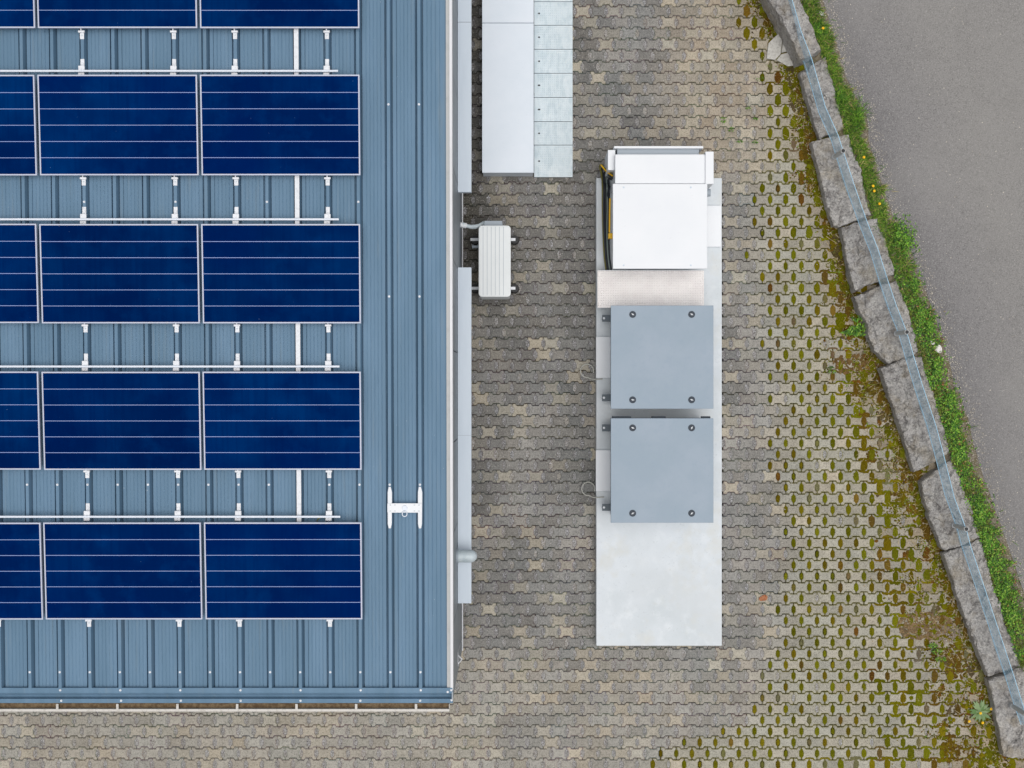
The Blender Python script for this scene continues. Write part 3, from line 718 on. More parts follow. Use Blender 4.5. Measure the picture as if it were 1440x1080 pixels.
# roof anchor
pa = RW(569.5, 714, .045)
an = empty('roof_anchor', (0, 0, 0), label='white H-shaped fall protection anchor fixed across two roof ribs', cat='roof anchor')
for k in (0, 1):
    ya, yb_ = RW(0, 743, .05).y, RW(0, 684.5, .05).y; x = rib(k)
    b = MB(); pts = [(x - .022, ya + .05), (x - .012, ya), (x + .012, ya), (x + .022, ya + .05), (x + .026, yb_ - .06), (x + .012, yb_), (x - .012, yb_), (x - .022, yb_ - .06)]
    v = [(q[0], q[1], roofz(q[1]) + h) for h in (.047, .064) for q in pts]; n_ = len(pts)
    b.add(v, [tuple(range(n_ - 1, -1, -1)), tuple(range(n_, 2 * n_))] + [(i, (i + 1) % n_, n_ + (i + 1) % n_, n_ + i) for i in range(n_)])
    b.build('foot_rail', M['white'], an, bevel=.003, seg=1)
b = MB(); yc = pa.y; hz = .0655
b.box(rib(1) - .024, rib(0) + .024, yc - .05, yc + .05, roofz(yc) + hz, roofz(yc) + hz + .012)
cp = b.build('cross_plate', M['white'], an, bevel=.002, seg=1)
for sx in (-.16, -.11, .11, .16):
    for sy in (-.032, .032):
        b = MB(); xc = (rib(0) + rib(1)) / 2; b.box(xc + sx * .95 - .009, xc + sx * .95 + .009, yc + sy - .003, yc + sy + .003, roofz(yc) + hz + .0125, roofz(yc) + hz + .0135); b.build('slot', M['midgrey'], cp)
xc = (rib(0) + rib(1)) / 2; zt = roofz(yc) + hz + .012
b = MB(); b.cyl((xc, yc, zt), (xc, yc, zt + .012), .03, .026, 16); b.tube([(xc + .026 * math.cos(a), yc - .062 + .028 * math.sin(a), zt + .012) for a in [i * 2 * math.pi / 16 for i in range(17)]], .006, 6)
b.build('eyelet', M['rail'], an)

# ------------------------------------------------------------------ white box and steel plates at the top of the yard
BH = .37
bx0, bx1, by0, by1 = W(678, 0, BH).x, W(750.6, 0, BH).x, W(0, 249, 0).y, 6.4
sb = empty('storage_box', (0, 0, 0), label='long low white metal box beside the building wall', cat='metal box')
b = MB(); b.box(bx0 + .008, bx1 - .008, by0 + .008, by1, 0, BH - .03); b.build('body', M['boxwhite'], sb, bevel=.004)
ysm = W(0, 32.3, BH).y
for (ya, yb_) in ((by0, ysm - .0035), (ysm + .0035, by1)):
    b = MB(); b.box(bx0, bx1, ya, yb_, BH - .032, BH); b.build('lid', M['boxwhite'], sb, bevel=.004)
for py in (132,):
    q = W(751, py, BH - .1); b = MB(); b.box(q.x - .012, q.x + .004, q.y - .016, q.y + .016, BH - .16, BH - .12); b.build('latch', M['darkgrey'], sb)
plys = [249.3, 204, 171, 137, 103, 69.3, 35.5, 2.3, -31, -64]
ordp = ['first', 'second', 'third', 'fourth', 'fifth', 'sixth', 'seventh', 'topmost, mostly cut off by the picture edge']
gz_ = .05
gx0, gx1_ = W(751.2, 0, gz_).x, W(805.2, 0, gz_).x
for i in range(8):
    ya, yb_ = W(0, plys[i], gz_).y + .004, W(0, plys[i + 1], gz_).y - .004
    yc = (ya + yb_) / 2; hl = (yb_ - ya) / 2
    o = empty('steel_plate', ((gx0 + gx1_) / 2, yc, 0))
    hw = (gx1_ - gx0) / 2
    b = MB(); b.box(-hw, hw, -hl, hl, .002, gz_ - .0, 0)
    nx, ny = 17, max(5, int(hl * 2 / .030))
    for a in range(nx):
        for c_ in range(ny):
            x = -hw + .05 + a * (2 * hw - .07) / (nx - 1); yy_ = -hl + .025 + c_ * (2 * hl - .05) / (ny - 1)
            b.add([(x - .004, yy_ - .009, gz_ + .0004), (x + .004, yy_ - .009, gz_ + .0004), (x + .004, yy_ + .009, gz_ + .0004), (x - .004, yy_ + .009, gz_ + .0004), (x, yy_, gz_ + .0042)],
                  [(0, 1, 4), (1, 2, 4), (2, 3, 4), (3, 0, 4)], 0)
    b.build('tread', M['galv'], o)
    b = MB(); sx = W(758, 0, gz_).x - o.location.x
    b.prism([(sx - .019, 0), (sx - .008, -.010), (sx + .008, -.010), (sx + .019, 0), (sx + .008, .010), (sx - .008, .010)], gz_ + .0006, gz_ + .0015); b.build('lifting_slot', M['black'], o)
    if i == 0: lb = 'longest galvanised steel plate, at the lower end of its row'
    elif i == 7: lb = 'galvanised steel plate at the top picture edge, almost wholly cut off'
    else: lb = 'galvanised steel plate, %s from the lower end of its row' % ordp[i]
    tag(o, lb, 'steel plate', 'galvanised plates beside the white box')

# ------------------------------------------------------------------ air conditioner
AZ = .75
ac = empty('air_conditioner', (0, 0, 0), label='white outdoor air conditioning unit standing on two rails beside the wall', cat='air conditioner')
ax0, ax1, ay0, ay1 = W(673, 0, AZ).x, W(718.3, 0, AZ).x, W(0, 417.5, AZ).y, W(0, 317, AZ).y
def rrect(x0, x1, y0, y1, r, n=5):
    pts = []
    for (cx, cy, a0) in ((x1 - r, y1 - r, 0), (x0 + r, y1 - r, 90), (x0 + r, y0 + r, 180), (x1 - r, y0 + r, 270)):
        for i in range(n + 1): a = R(a0 + 90 * i / n); pts.append((cx + r * math.cos(a), cy + r * math.sin(a)))
    return pts
b = MB(); b.prism(rrect(ax0 + .008, ax1 - .008, ay0 + .008, ay1 - .008, .03), .10, AZ - .03); b.build('casing', M['offwhite'], ac, bevel=.004)
b = MB(); b.prism(rrect(ax0, ax1, ay0, ay1, .045), AZ - .031, AZ); top = b.build('top_cover', M['offwhite'], ac, bevel=.010)
for i in range(6):
    x = lerp(ax0 + .055, ax1 - .09, i / 5)
    b = MB(); b.box(x - .0025, x + .0025, ay0 + .02, ay1 - .015, AZ - .004, AZ + .0006); b.build('groove', M['midgrey'], top)
vx0, vx1 = W(680, 0, .6).x, W(706, 0, .6).x
b = MB(); b.prism([(vx0, ay1 - .01), (vx1 + .012, ay1 - .01), (vx1, ay1 + .072), (vx0 + .01, ay1 + .072)], .25, .62); b.build('valve_cover', M['midgrey'], ac, bevel=.006)
for py in (336.8, 405.3):
    y = W(0, py, .1).y; xa, xb = W(661.5, 0, .1).x, W(724.8, 0, .1).x
    b = MB(); b.box(xa, xb, y - .018, y + .018, .085, .10); b.build('rail', M['alu'], ac)
    for x in (xa + .06, xb - .012):
        b = MB(); b.cyl((x, y, 0), (x, y, .084), .062, .052, 14); b.build('rubber_foot', M['black'], ac)
b = MB(); q = W(668, 347, .3); b.cyl((q.x - .02, q.y, .3), (q.x + .06, q.y, .3), .018, n=8); b.cyl((q.x - .035, q.y, .3), (q.x - .02, q.y, .3), .026, n=6); b.build('valve', M['midgrey'], ac)
ip = empty('insulated_pipe', (0, 0, 0), label='pale wrapped pipe running from the building wall to the air conditioning unit', cat='pipe')
pts = [(WX - .01, W(0, 316, .55).y, .56)]
for (px, py, z) in ((652, 316.2, .56), (656, 317.5, .55), (662, 319, .52), (668, 319, .50), (674, 317, .50), (681, 313.5, .50)): pts.append(W(px, py, z))
b = MB(); rs = [.026 + .004 * math.sin(i * 2.1) for i in range(len(pts))]; b.tube(pts, .026, 10, rs=rs); b.build('sleeve', M['galv'], ip)
b = MB(); b.tube([pts[0], pts[2]], .034, 10); b.build('foil_wrap', M['white'], ip)

# ------------------------------------------------------------------ concrete slab and what stands on it
SZ = .16
sx0, sx1, sy0, sy1 = W(838.6, 0, SZ).x, W(1015.2, 0, SZ).x, W(0, 908.2, SZ).y, W(0, 250.3, SZ).y
b = MB(); b.box(sx0, sx1, sy0, sy1, -.03, SZ)
tag(b.build('concrete_slab', M['concrete'], bevel=.008), 'long pale concrete slab on the paving carrying the white and grey cabinets', 'concrete slab')
# grey cabinets
GZ = .95
def make_grey(ya, yb_):
    x0, x1 = W(859, 0, GZ).x, W(1003.3, 0, GZ).x
    y0_, y1_ = W(0, yb_, GZ).y, W(0, ya, GZ).y
    cx, cy = (x0 + x1) / 2, (y0_ + y1_) / 2; hw, hl = (x1 - x0) / 2, (y1_ - y0_) / 2
    o = empty('grey_cabinet', (cx, cy, SZ)); H = GZ - SZ
    b = MB(); b.box(-hw + .045, hw - .045, -hl + .03, hl - .012, .06, H - .03); b.build('body', M['grey'], o, bevel=.006)
    b = MB(); b.box(-hw + .07, hw - .07, -hl + .06, hl - .05, 0, .06); b.build('plinth', M['darkgrey'], o)
    b = MB(); b.box(-hw, hw, -hl, hl, H - .032, H); b.build('lid', M['grey'], o, bevel=.004)
    for sx in (-1, 1):
        for sy in (-1, 1):
            px_, py_ = sx * .357, sy * .517
            b = MB(); b.cyl((px_, py_, H + .0003), (px_, py_, H + .007), .042, .040, 20)
            wa = b.build('lid_fixing', M['darkgrey'], o)
            b = MB(); b.cyl((px_, py_, H + .007), (px_, py_, H + .017), .011, .010, 6)
            a = random.uniform(0, 3.1); q = Vector((math.cos(a), math.sin(a), 0)) * .018
            b.tube([Vector((px_, py_, H + .018)) - q, Vector((px_, py_, H + .018)) + q], .005, 6); b.build('bolt', M['white'], wa)
            zz = .20
            ex = sx * (hw - .04); b = MB(); ly = sy * .498
            b.box(min(ex, ex + sx * .108), max(ex, ex + sx * .108), ly - .043, ly + .043, zz - .012, zz); b.box(min(ex, ex + sx * .108), max(ex, ex + sx * .108), ly - .012, ly, zz - .10, zz - .012)
            lg = b.build('lug', M['lug'], o, bevel=.003, seg=1)
            b = MB(); b.cyl((ex + sx * .085, ly, zz), (ex + sx * .085, ly, zz + .012), .016, .014, 8); b.build('bolt', M['white'], lg)
    for (xa, xb) in () if ya < 500 else ((-hw + .02, -hw + .25), (-hw + .50, -hw + .67), (hw - .14, hw - .03)):
        b = MB(); b.box(xa, xb, hl - .016, hl + .022, H - .11, H - .045); b.build('hinge', M['darkgrey'], o, bevel=.003, seg=1)
    return o
tag(make_grey(429.6, 574.8), 'square grey cabinet with bolted lid, next to the tread plate', 'cabinet', 'square grey cabinets on the slab')
tag(make_grey(588.2, 735.2), 'square grey cabinet with bolted lid, next to the empty slab end', 'cabinet', 'square grey cabinets on the slab')
# white cabinet
WZ = 1.05
wc = empty('white_cabinet', (0, 0, SZ), label='white cabinet with stepped lid and cooling unit at the upper end of the slab', cat='cabinet')
def wbox(name, x0, x1, y0_, y1_, zt, zb, m='white', par=None, bev=.006):
    a = W(x0, y1_, zt); c_ = W(x1, y0_, zt)
    b = MB(); b.box(a.x, c_.x, a.y, c_.y, zb - SZ, zt - SZ); return b.build(name, M[m], par or wc, bevel=bev)
lid = wbox('lid', 861.8, 994.7, 258.4, 377.9, WZ, WZ - .035)
a = W(861.8, 377.9, WZ); c_ = W(994.7, 258.4, WZ)
b = MB(); b.box(a.x + .06, c_.x - .05, a.y + .085, c_.y - .002, 0, WZ - SZ - .036); b.build('body', M['white'], wc, bevel=.005)
cu = wbox('cooling_unit', 865, 992.2, 217, 258.0, WZ - .02, .28)
wbox('rear_vent', 868, 983, 207.5, 217.2, WZ - .13, .4, 'midgrey', cu, .003)
wbox('rear_flange', 863.6, 989, 205.4, 208.6, WZ - .06, .5, 'white', cu, .003)
wbox('side_box', 854.8, 865.3, 210.8, 239.2, WZ - .12, .35)
wbox('side_box', 992.0, 1003.7, 213, 258.6, WZ + .01, .35)
for px in (877, 971.5):
    for py in (263.5, 373):
        q = W(px, py, WZ); b = MB(); b.cyl((q.x, q.y, WZ - SZ), (q.x, q.y, WZ - SZ + .004), .012, .010, 10); b.build('plug', M['ledge'], lid)
q = W(995, 271, .8); b = MB(); b.cyl((q.x - .03, q.y, .8 - SZ), (q.x + .035, q.y, .8 - SZ), .06, .045, 14); b.build('knob', M['midgrey'], wc)
# flat covers on the slab
for (x0, x1, ya, yb_, lb) in ((990, 1014.2, 289, 347, 'white sheet cover on the slab, right of the white cabinet'),
                              (838.4, 866, 473.5, 531.5, 'white cover on the slab beside the grey cabinet next to the tread plate'),
                              (838.0, 866, 633, 690.5, 'white cover on the slab beside the grey cabinet nearer the empty end')):
    z = .21; a = W(x0, yb_, z); c_ = W(x1, ya, z)
    b = MB(); b.box(a.x, c_.x, a.y, c_.y, SZ + .001, z)
    tag(b.build('cover_plate', M['white'], bevel=.004), lb, 'cover plate', 'white covers on the slab')
# tread plate
TZ = .42
tp = empty('tread_plate', (0, 0, SZ), label='pale aluminium tread plate bridging the white cabinet and the first grey cabinet', cat='tread plate')
a = W(840.2, 430.5, TZ); c_ = W(990, 380.2, TZ)
b = MB(); b.box(a.x, c_.x, a.y - .02, c_.y, TZ - SZ - .006, TZ - SZ)
zt = TZ - SZ + .0003
nx, ny = 44, 15
for i in range(nx):
    for j in range(ny):
        x = lerp(a.x + .015, c_.x - .015, i / (nx - 1)); y = lerp(a.y + .01, c_.y - .015, j / (ny - 1))
        t_ = R(45 if (i + j) % 2 else -45); dx, dy = .0155 * math.cos(t_), .0155 * math.sin(t_); ex, ey = -.0052 * math.sin(t_), .0052 * math.cos(t_)
        b.add([(x - dx, y - dy, zt), (x + ex, y + ey, zt), (x + dx, y + dy, zt), (x - ex, y - ey, zt), (x, y, zt + .0085)], [(1, 0, 4), (2, 1, 4), (3, 2, 4), (0, 3, 4)])
b.build('plate', M['checker'], tp)
b = MB(); b.box(a.x + .002, c_.x, c_.y - .001, c_.y + .004, TZ - SZ - .05, TZ - SZ + .002); b.build('rear_lip', M['midgrey'], tp)
for x in (a.x + .03, c_.x - .03):
    for y in (a.y + .02, c_.y - .04):
        b = MB(); b.box(x - .02, x + .02, y - .02, y + .02, 0, TZ - SZ - .0062); b.build('leg', M['alu'], tp)
# cables on the left of the white cabinet
def cable(pts, r, m, label, grp='cables beside the white cabinet', n=7):
    out = []
    P = [W(*p) for p in pts]
    for i in range(len(P) - 1):
        p_1, p0_, p1_, p2_ = P[max(i - 1, 0)], P[i], P[i + 1], P[min(i + 2, len(P) - 1)]
        for s in range(6):
            t = s / 6
            out.append(.5 * ((2 * p0_) + (p1_ - p_1) * t + (2 * p_1 - 5 * p0_ + 4 * p1_ - p2_) * t * t + (3 * p0_ - p_1 - 3 * p1_ + p2_) * t ** 3))
    out.append(P[-1])
    b = MB(); b.tube(out, r, n); o = b.build('cable', m)
    tag(o, label, 'cable', grp); return o
def run(x0, x1, x2, x3, z): return [(x0, 262, z), (x1, 290, z - .02), (x2, 330, z), (x3, 360, z - .01), (x3 + 2.2, 378, z), (x3 + 3, 392, z)]
cable([(860, 243, .75), (852, 238, .62), (846, 232, .55), (843.5, 234, .5), (846, 246, .42)] + run(847.4, 847.5, 848.5, 850, .24), .011, M['cableg'], 'olive cable at the outer edge of the bundle left of the white cabinet')
cable([(862, 248, .72), (853, 241, .58), (847, 236, .5), (847, 246, .4)] + run(849.5, 849, 850, 852, .25), .013, M['cable'], 'black cable next to the olive one in the bundle left of the white cabinet')
cable([(863, 251, .7), (855, 245, .55), (850, 243, .45), (850, 252, .36)] + run(852, 851.5, 851.5, 853.5, .23), .015, M['cable'], 'thick black cable in the middle of the bundle left of the white cabinet')
cable([(864, 252, .66), (858, 248, .52), (853, 248, .42), (853, 256, .34)] + run(853.6, 854, 853.5, 855, .27), .010, mat('pale_cable', S(120, 132, 128), .5), 'thin pale grey cable in the bundle left of the white cabinet')
cable([(864, 254, .6), (860, 252, .48), (856, 252, .38), (856, 258, .32)] + run(856, 856, 855.5, 856.5, .25), .015, M['cable'], 'thick black cable closest to the body of the white cabinet')
cable([(857, 262, .34), (854.5, 280, .24), (853, 320, .21), (854.5, 356, .21), (857, 390, .21)], .016, M['cable'], 'lowest black cable lying on the slab left of the white cabinet')
cable([(861, 247, .80), (855, 243, .70), (850, 238, .64), (846, 233, .6), (844.5, 232, .5)], .009, M['cabley'], 'short yellow cable arching over the black cables at the slab corner')
yc_ = cable([(857.9, 279, .72), (857.5, 295, .72), (857.3, 315, .72), (857, 327, .72)], .011, M['cabley'], 'straight yellow cable with a square yellow plug beside the white cabinet')
a = W(855.6, 335.2, .76); c_ = W(862.2, 327.8, .76); b = MB(); b.box(a.x, c_.x, a.y, c_.y, .66, .76); b.build('plug', M['cabley'], yc_, bevel=.004)
# wire loops hanging over the slab edge
for (cx, cy, lb) in ((825.5, 521.5, 'thin grey wire loop beside the grey cabinet nearer the tread plate'), (827.2, 687.5, 'thin grey wire loop beside the grey cabinet nearer the empty slab end')):
    pts = [W(cx + 9.2 * math.cos(a), cy - 9.4 * math.sin(a), .05 + .012 * i * .3) for i, a in enumerate([R(-20 + 15 * q) for q in range(21)])]
    pts += [W(cx + 3, cy + 10.5, .12), W(cx + 8, cy + 12, .165), W(cx + 13, cy + 12, .172), W(cx + 22, cy + 11.4, .172)]
    b = MB(); b.tube(pts, .0075, 6); tag(b.build('wire_loop', M['wire']), lb, 'wire', 'wire loops beside the slab')

# ------------------------------------------------------------------ boulders of the retaining edge
ST = {
 'A': (.44, [(1066, -60), (1104, -70), (1125.5, 0), (1140, 32), (1155.5, 70), (1142, 78), (1126, 84), (1110, 48), (1094, 20), (1082, 0)]),
 'B': (.17, [(1125, 101), (1142.5, 90), (1161, 80), (1166, 100), (1172.5, 122), (1179, 150), (1187, 180), (1170, 189), (1153.5, 194), (1145, 170), (1136, 140)]),
 'C': (.18, [(1142, 200), (1168, 193), (1194, 188), (1199, 208), (1205, 225), (1211, 240), (1216, 268), (1225, 302), (1202, 311), (1180, 319), (1173, 318), (1163, 285), (1152, 240)]),
 'D': (.19, [(1184, 320), (1208, 313), (1234, 308), (1247.5, 345), (1259, 379), (1258, 387), (1230, 396), (1202, 411), (1196, 385), (1190, 350)]),
 'E': (.22, [(1203, 418), (1237.5, 402), (1261, 396), (1270, 417), (1280, 445), (1290, 475), (1293, 495), (1275, 504), (1250, 510), (1231, 491), (1222.5, 470), (1220, 455), (1210, 440)]),
 'F': (.19, [(1238, 518), (1270, 505), (1296, 502), (1302.5, 525), (1308, 540), (1320, 575), (1330, 610), (1335.5, 635), (1317.5, 649), (1286, 664.5), (1276, 630), (1266, 598), (1253, 560), (1246, 540)]),
 'G': (.18, [(1296, 677), (1320, 660), (1337.5, 648), (1346, 660), (1355, 690), (1367.5, 715), (1377.5, 750), (1378, 756), (1364, 763.5), (1330, 774.5), (1326, 772), (1311, 735), (1301, 700)]),
 'H': (.18, [(1327, 779), (1365, 765.5), (1380, 758), (1390, 795), (1395, 815), (1405, 845), (1416, 880), (1430, 915), (1435, 937), (1412, 946.5), (1391, 952.5), (1376, 917), (1363, 880), (1350, 845), (1340, 815)]),
 'I': (.19, [(1391, 957), (1414, 949), (1440, 938), (1462, 931), (1480, 985), (1500, 1040), (1470, 1062), (1440, 1068), (1413, 1065), (1410, 1050), (1403, 1010)])}
SLB = {'A': 'tall dark grey granite block cut off by the top edge of the photo', 'B': 'narrow granite block second from the top, before the first fence post', 'C': 'granite block with the uppermost fence post standing on it',
 'D': 'brownish rough granite block above the rounded one with the middle post', 'E': 'rounded granite block with the middle fence post and a dark wedge gap above', 'F': 'long granite block just below the rounded one',
 'G': 'granite block with the lowest visible fence post, below a mossy gap', 'H': 'longest granite block with small cracks along its left edge', 'I': 'last granite block at the lower right corner, cut off by the frame'}
for key, (zt, poly) in ST.items():
    P = [W(x, y, zt) for x, y in poly]
    if sum(a.x * b.y - b.x * a.y for a, b in zip(P, P[1:] + P[:1])) < 0: P = P[::-1]
    ol = []
    for a, b in zip(P, P[1:] + P[:1]):
        m_ = max(1, int((b - a).length / .022))
        for i in range(m_): ol.append(a.lerp(b, i / m_))
    cen = sum(P, Vector()) / len(P); sd_ = ord(key) * 7.3
    n_ = len(ol); mb = MB(); vv = []
    rings = [(1.0, -zt - .04, .006), (1.0, -zt * .5, .004), (1.0, -.035, .002), (.993, -.010, 0), (.965, 0, 0), (.94, .002, 0), (.91, .003, 0), ] + [(q_, .004 + .006 * (1 - q_), 0) for q_ in (.88, .84, .8, .76, .72, .68, .64, .6, .56, .52, .48, .44, .4, .36, .32, .28, .24, .2, .16, .12, .08, .04)]
    for (s_, dz, out) in rings:
        for q in ol:
            d = (q - cen); p = cen + d * s_ + d.normalized() * out
            nn_ = noise.noise(Vector((p.x * 6, p.y * 6, sd_ + dz * 3))); n2 = noise.noise(Vector((p.x * 22, p.y * 22, sd_))); n3 = noise.noise(Vector((p.x * 2.2, p.y * 2.2, sd_)))
            n4 = abs(noise.noise(Vector((p.x * 11, p.y * 11, sd_ + 9))))
            if s_ > .98: p = p + d.normalized() * (.018 * nn_ + .018 * n2 - .02 * max(0, n4 - .3))
            zz = zt + dz
            lg_ = noise.noise(Vector((p.x * 3.3 + 4, p.y * 3.3, sd_ + 3))) + .35 * noise.noise(Vector((p.x * 13, p.y * 13, sd_ + 5))); n5 = noise.noise(Vector((p.x * 45, p.y * 45, sd_)))
            if s_ < .995: zz += .006 * n5 - .028 * sstep(.05, .13, lg_) + .022 * nn_ + .012 * n2 + .026 * n3 - .034 * n4
            vv.append((p.x, p.y, zz))
    fs = []
    for r_ in range(len(rings) - 1): fs += [(r_ * n_ + i, r_ * n_ + (i + 1) % n_, (r_ + 1) * n_ + (i + 1) % n_, (r_ + 1) * n_ + i) for i in range(n_)]
    vv.append((cen.x, cen.y, zt + .01)); fs += [((len(rings) - 1) * n_ + i, (len(rings) - 1) * n_ + (i + 1) % n_, len(vv) - 1) for i in range(n_)]
    mb.add(vv, fs, 0, None, False)
    tag(mb.build('granite_block', M['stone']), SLB[key], 'stone block', 'granite blocks along the road')

# ------------------------------------------------------------------ low net fence standing on the boulders
FT, FB = .66, .26
top = [(1098, -50), (1114.5, 0), (1127, 44), (1142, 83), (1161, 150), (1179, 190), (1186, 212), (1201, 258), (1212, 290), (1219, 310), (1235, 350), (1247.5, 390), (1261, 430), (1275.5, 467), (1285, 500), (1297, 540), (1317, 600), (1330, 650), (1342.5, 700), (1359, 744), (1366, 770), (1380, 812), (1396, 860), (1411, 905), (1426, 950), (1443, 1005), (1452, 1030)]
fe = empty('net_fence', (0, 0, 0), label='low pale blue net fence on grey posts running along the stone blocks', cat='fence')
TP = [W(x, y, FT) for x, y in top]
acc = [0]
for a, b in zip(TP, TP[1:]): acc.append(acc[-1] + (b - a).length)
def fpt(s):
    for i in range(len(TP) - 1):
        if s <= acc[i + 1]: return TP[i].lerp(TP[i + 1], (s - acc[i]) / (acc[i + 1] - acc[i]))
    return TP[-1].copy()
Lf = acc[-1]; net = MB(); pit = .028; Hn = FT - FB
s = -Hn
def ribbon(mb, pts, r): mb.tube(pts, r, 3)
while s < Hn * .6 + Lf:
    for sg in (1, -1):
        pts = []
        for j in range(6):
            t = j / 5; ss = s + (t if sg > 0 else 1 - t) * Hn * .55
            if 0 <= ss <= Lf:
                p = fpt(ss); p.z = FB + Hn * t - .012 + .01 * nz(ss, 0, .6, 1); p.x += .012 * math.sin(ss * 4) * (1 - t); pts.append(p)
        if len(pts) > 1: ribbon(net, pts, .0016)
    s += pit
net.build('net', M['net'], fe)
b = MB(); b.tube([p - Vector((0, 0, .012)) for p in TP], .0045, 6); b.tube([Vector((p.x, p.y, FB + .012)) for p in TP], .004, 5); b.build('edge_rope', M['net'], fe)
for (px, py) in ((1098, -50), (1185.8, 212), (1275.5, 467), (1359, 744), (1443, 1005)):
    p = W(px, py, FT + .02); b = MB()
    b.cyl((p.x, p.y, .10), (p.x, p.y, FT + .02), .029, n=16, cap=False); b.cyl((p.x, p.y, FT - .1), (p.x, p.y, FT + .02), .024, n=16, cap=False)
    rg = [(p.x + r_ * math.cos(i * math.pi / 8), p.y + r_ * math.sin(i * math.pi / 8), FT + .02) for r_ in (.029, .024) for i in range(16)]
    b.add(rg, [(i, (i + 1) % 16, 16 + (i + 1) % 16, 16 + i) for i in range(16)])
    po = b.build('post', M['post'], fe)
    c2 = MB(); c2.cyl((p.x, p.y, FT), (p.x, p.y, FT + .016), .0238, n=16); c2.build('plug', M['black'], po)  # black disc paints the shade inside the open post tube
    c2 = MB(); c2.cyl((p.x, p.y, .14), (p.x, p.y, .24), .038, n=14); c2.build('sleeve', M['post'], po)

# ------------------------------------------------------------------ small plants and litter
def dandelion(px, py, z, flowers, label, leaves=9, size=.10, grp='yellow dandelions'):
    o = empty('dandelion', W(px, py, z)); tag(o, label, 'dandelion', grp)
    b = MB(); nar = .55 if leaves > 10 else 1
    for i in range(leaves):
        a = 2 * math.pi * i / leaves + random.uniform(-.25, .25); L_ = size * random.uniform(.6, 1.1); d = Vector((math.cos(a), math.sin(a), .12)); c = random.choice(LFG[2:] + [S(96, 128, 70)]) if leaves < 10 else random.choice((S(112, 138, 92), S(130, 152, 108), S(92, 124, 70)))
        s_ = Vector((-d.y, d.x, 0))
        prev = [Vector((0, 0, .01)) - s_ * .003, Vector((0, 0, .01)) + s_ * .003]
        for j in range(1, 6):
            t = j / 5; wd = (.006 + .012 * math.sin(t * 2.6)) * (1.25 if j % 2 else .75) * (size / .1) * nar; p = d * L_ * t + Vector((0, 0, .01 + .03 * t * (1 - t)))
            cur = [p - s_ * wd * (1 if j < 5 else .1), p + s_ * wd * (1 if j < 5 else .1)]
            b.add([prev[0], prev[1], cur[1], cur[0]], [(0, 1, 2, 3)], 0, c); prev = cur
    b.build('leaves', M['leaf'], o, cols=True)
    base = W(px, py, z)
    for (fx, fy) in flowers:
        p = W(fx, fy, z + .09) - base
        f_ = MB(); n_ = 16
        for ring, (r_, h) in enumerate(((.0165, 0), (.012, .006), (.007, .011))):
            for i in range(n_):
                a = 2 * math.pi * (i + .5 * ring) / n_
                q = p + Vector((math.cos(a) * r_, math.sin(a) * r_, h)); s_ = Vector((-math.sin(a), math.cos(a), 0)) * .0045
                f_.add([p + Vector((0, 0, h - .003)) - s_ * .4, p + Vector((0, 0, h - .003)) + s_ * .4, q + s_, q - s_], [(0, 1, 2, 3)])
        fo = f_.build('flower', M['petal'], o)
        st = MB(); st.tube([Vector((0, 0, 0)), p * .5 + Vector((0, 0, .01)), p - Vector((0, 0, .004))], .0025, 5); st.build('stem', mat('stem_green', S(120, 140, 60), .6) if 'stem_green' not in bpy.data.materials else bpy.data.materials['stem_green'], fo)
dandelion(1379, 1000, .0, [(1363, 1014.5), (1382, 1016.5), (1394, 997), (1379, 1003)], 'dandelion with several yellow heads on mossy paving beside the last granite block', 24, .16)
dandelion(1155, 42, RZ, [(1157.5, 39.5)], 'dandelion with one yellow head on the verge beside the tall dark block', 7)
dandelion(1213, 222, RZ, [(1215, 221)], 'dandelion with one yellow head on the verge below the uppermost fence post', 7)
dandelion(1226, 264, RZ, [(1228, 261.5), (1229.5, 268.5)], 'dandelion with two touching yellow heads on the grassy verge', 8)
dandelion(1235, 287, RZ, [(1237, 286.5)], 'dandelion with one yellow head just below the double-headed one', 7)
def weed(px, py, z, spots, n, label, ln=.05, cols=LFG):
    o = empty('weed', W(px, py, z)); tag(o, label, 'weed', 'green weeds on the paving')
    b = MB(); base = W(px, py, z)
    for _ in range(n):
        sx, sy, rr = random.choice(spots); a = random.uniform(0, 6.3); q = math.sqrt(random.random())
        p = W(sx + rr * q * math.cos(a), sy + rr * q * math.sin(a), z + random.uniform(.01, .10)) - base
        d = Vector((math.cos(a), math.sin(a), random.uniform(-.2, .2))); bb = random.uniform(.65, 1.2); c = random.choice(cols)
        leaflet(b, p, d, ln * random.uniform(.6, 1.2), ln * .34, random.uniform(0, .008), tuple(x * bb for x in c[:3]) + (1,))
    b.build('leaves', M['leaf'], o, cols=True)
    st = MB()
    for i in range(5):
        sx, sy, rr = random.choice(spots); t = W(sx, sy, z + .05) - base; st.tube([Vector((0, 0, 0)), t * .6 + Vector((0, 0, .01)), t], .002, 4)
    st.build('stems', bpy.data.materials['stem_green'], o)
weed(1208, 458, 0, [(1206, 448, 7), (1212, 460, 8), (1200, 465, 8), (1208, 470, 6), (1192, 468, 6)], 260, 'bright green leafy weed growing against the rounded granite block')
weed(1317, 916, 0, [(1312, 908, 5), (1317, 916, 6), (1323, 927, 6)], 130, 'small green weed in the mossy paving above the dandelion', .035)
weed(1170, 522, 0, [(1170, 522, 5), (1167, 517, 4)], 60, 'tiny dark green weed beside the bare brown earth patch', .025, LFG[2:])
weed(1018, 168, 0, [(1017, 166, 3), (1017.5, 171, 3)], 50, 'small green tuft in a drain hole, upper one left of the stone blocks', .022)
weed(1040, 199, 0, [(1040, 199, 3.2), (1062, 200, 3.2)], 70, 'pair of bright green tufts in two drain holes above the white cabinet corner', .022)
weed(1028, 184, 0, [(1028, 184, 3), (1029, 180, 2)], 40, 'narrow pale green tuft between the other drain hole tufts', .022)
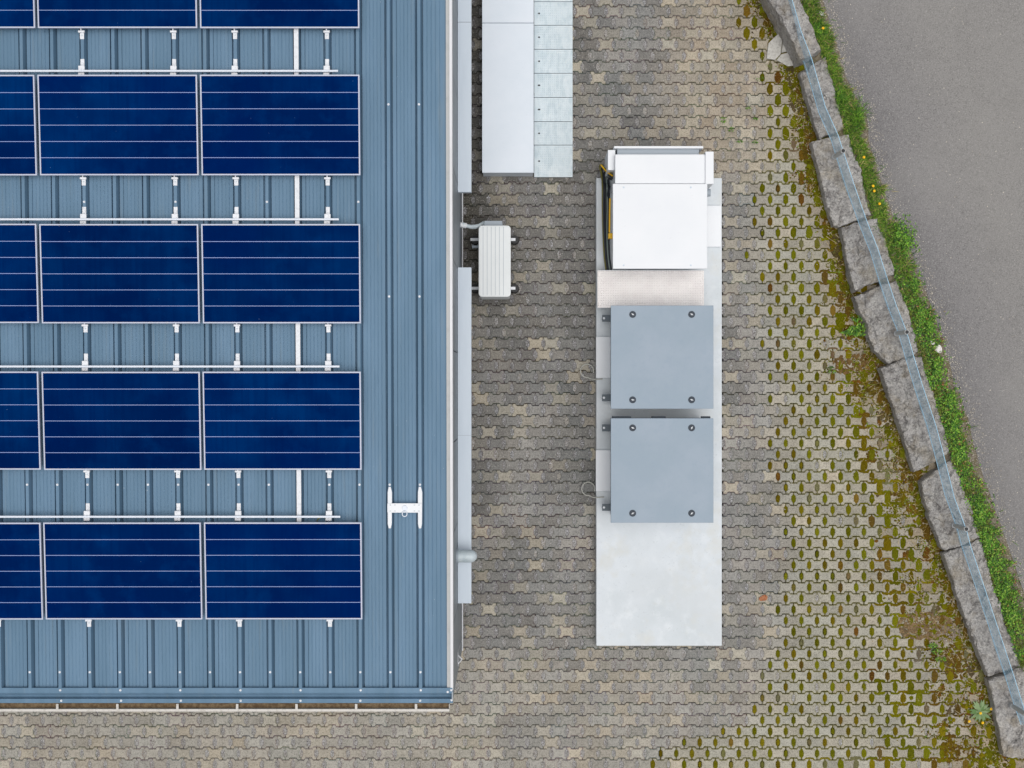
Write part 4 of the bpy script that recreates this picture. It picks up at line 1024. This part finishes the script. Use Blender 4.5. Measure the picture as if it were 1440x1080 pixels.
weed(1055, 152, 0, [(1052, 152, 3), (1063, 167, 3), (1068, 111, 6)], 80, 'scattered green tufts in the paving left of the narrow granite block', .022)
# litter
def crumple(name, m, px, py, z, w_, h_, ang, label, cat, amp=.012):
    n_ = 7; b = MB(); v = []
    for i in range(n_):
        for j in range(n_):
            u, q = i / (n_ - 1) - .5, j / (n_ - 1) - .5
            k = 1 - .35 * abs(u * q) * 4
            v.append((u * w_ * k, q * h_ * k * (.65 + .7 * abs(u + .2)), .012 + amp * noise.noise(Vector((u * 5, q * 5, px)))))
    fs = [(i * n_ + j, (i + 1) * n_ + j, (i + 1) * n_ + j + 1, i * n_ + j + 1) for i in range(n_ - 1) for j in range(n_ - 1)]
    b.add(v, fs, 0); b.add([(x, y, z_ - .003) for x, y, z_ in v], [f_[::-1] for f_ in fs], 0)
    o = b.build(name, m); o.location = W(px, py, z); o.rotation_euler = (0, 0, R(ang)); return tag(o, label, cat)
crumple('paper_scrap', M['paper'], 1319, 491, RZ + .03, .10, .13, 20, 'crumpled white paper scrap on the road edge by the leafy verge', 'paper', .02)
crumple('paper_scrap', M['paper'], 1311, 482, RZ + .03, .07, .05, -40, 'small folded white paper strip just above the crumpled paper scrap', 'paper', .02)
crumple('paper_scrap', M['paper'], 1155, 19, RZ + .03, .07, .06, -50, 'torn white paper bit in the grass beside the tall dark block', 'paper', .02)
crumple('dead_leaf', M['deadleaf'], 1073, 841, .004, .12, .09, 20, 'orange brown dead leaf lying on the paving right of the slab', 'leaf', .01)
# broken concrete piece
o = empty('broken_concrete', W(1098, 72, 0)); tag(o, 'cracked pale concrete chunk lying at the foot of the tall dark block', 'concrete chunk')
base = W(1098, 72, 0)
for poly, h in (([(1081, 60), (1096, 46), (1100, 58), (1098, 76), (1090, 84), (1078, 82)], .030), ([(1097, 47), (1104, 58), (1108, 72), (1099, 74), (1101, 58)], .026), ([(1099, 76), (1108, 74), (1117, 92), (1108, 93), (1092, 84)], .022), ([(1105, 61), (1112, 76), (1117, 88), (1109, 73)], .018)):
    P = [W(x, y, h) - base for x, y in poly]
    if sum(a.x * b_.y - b_.x * a.y for a, b_ in zip(P, P[1:] + P[:1])) < 0: P = P[::-1]
    b = MB(); b.prism([(p.x, p.y) for p in P], -.01, h); b.build('shard', M['chip'], o, bevel=.004, seg=1)
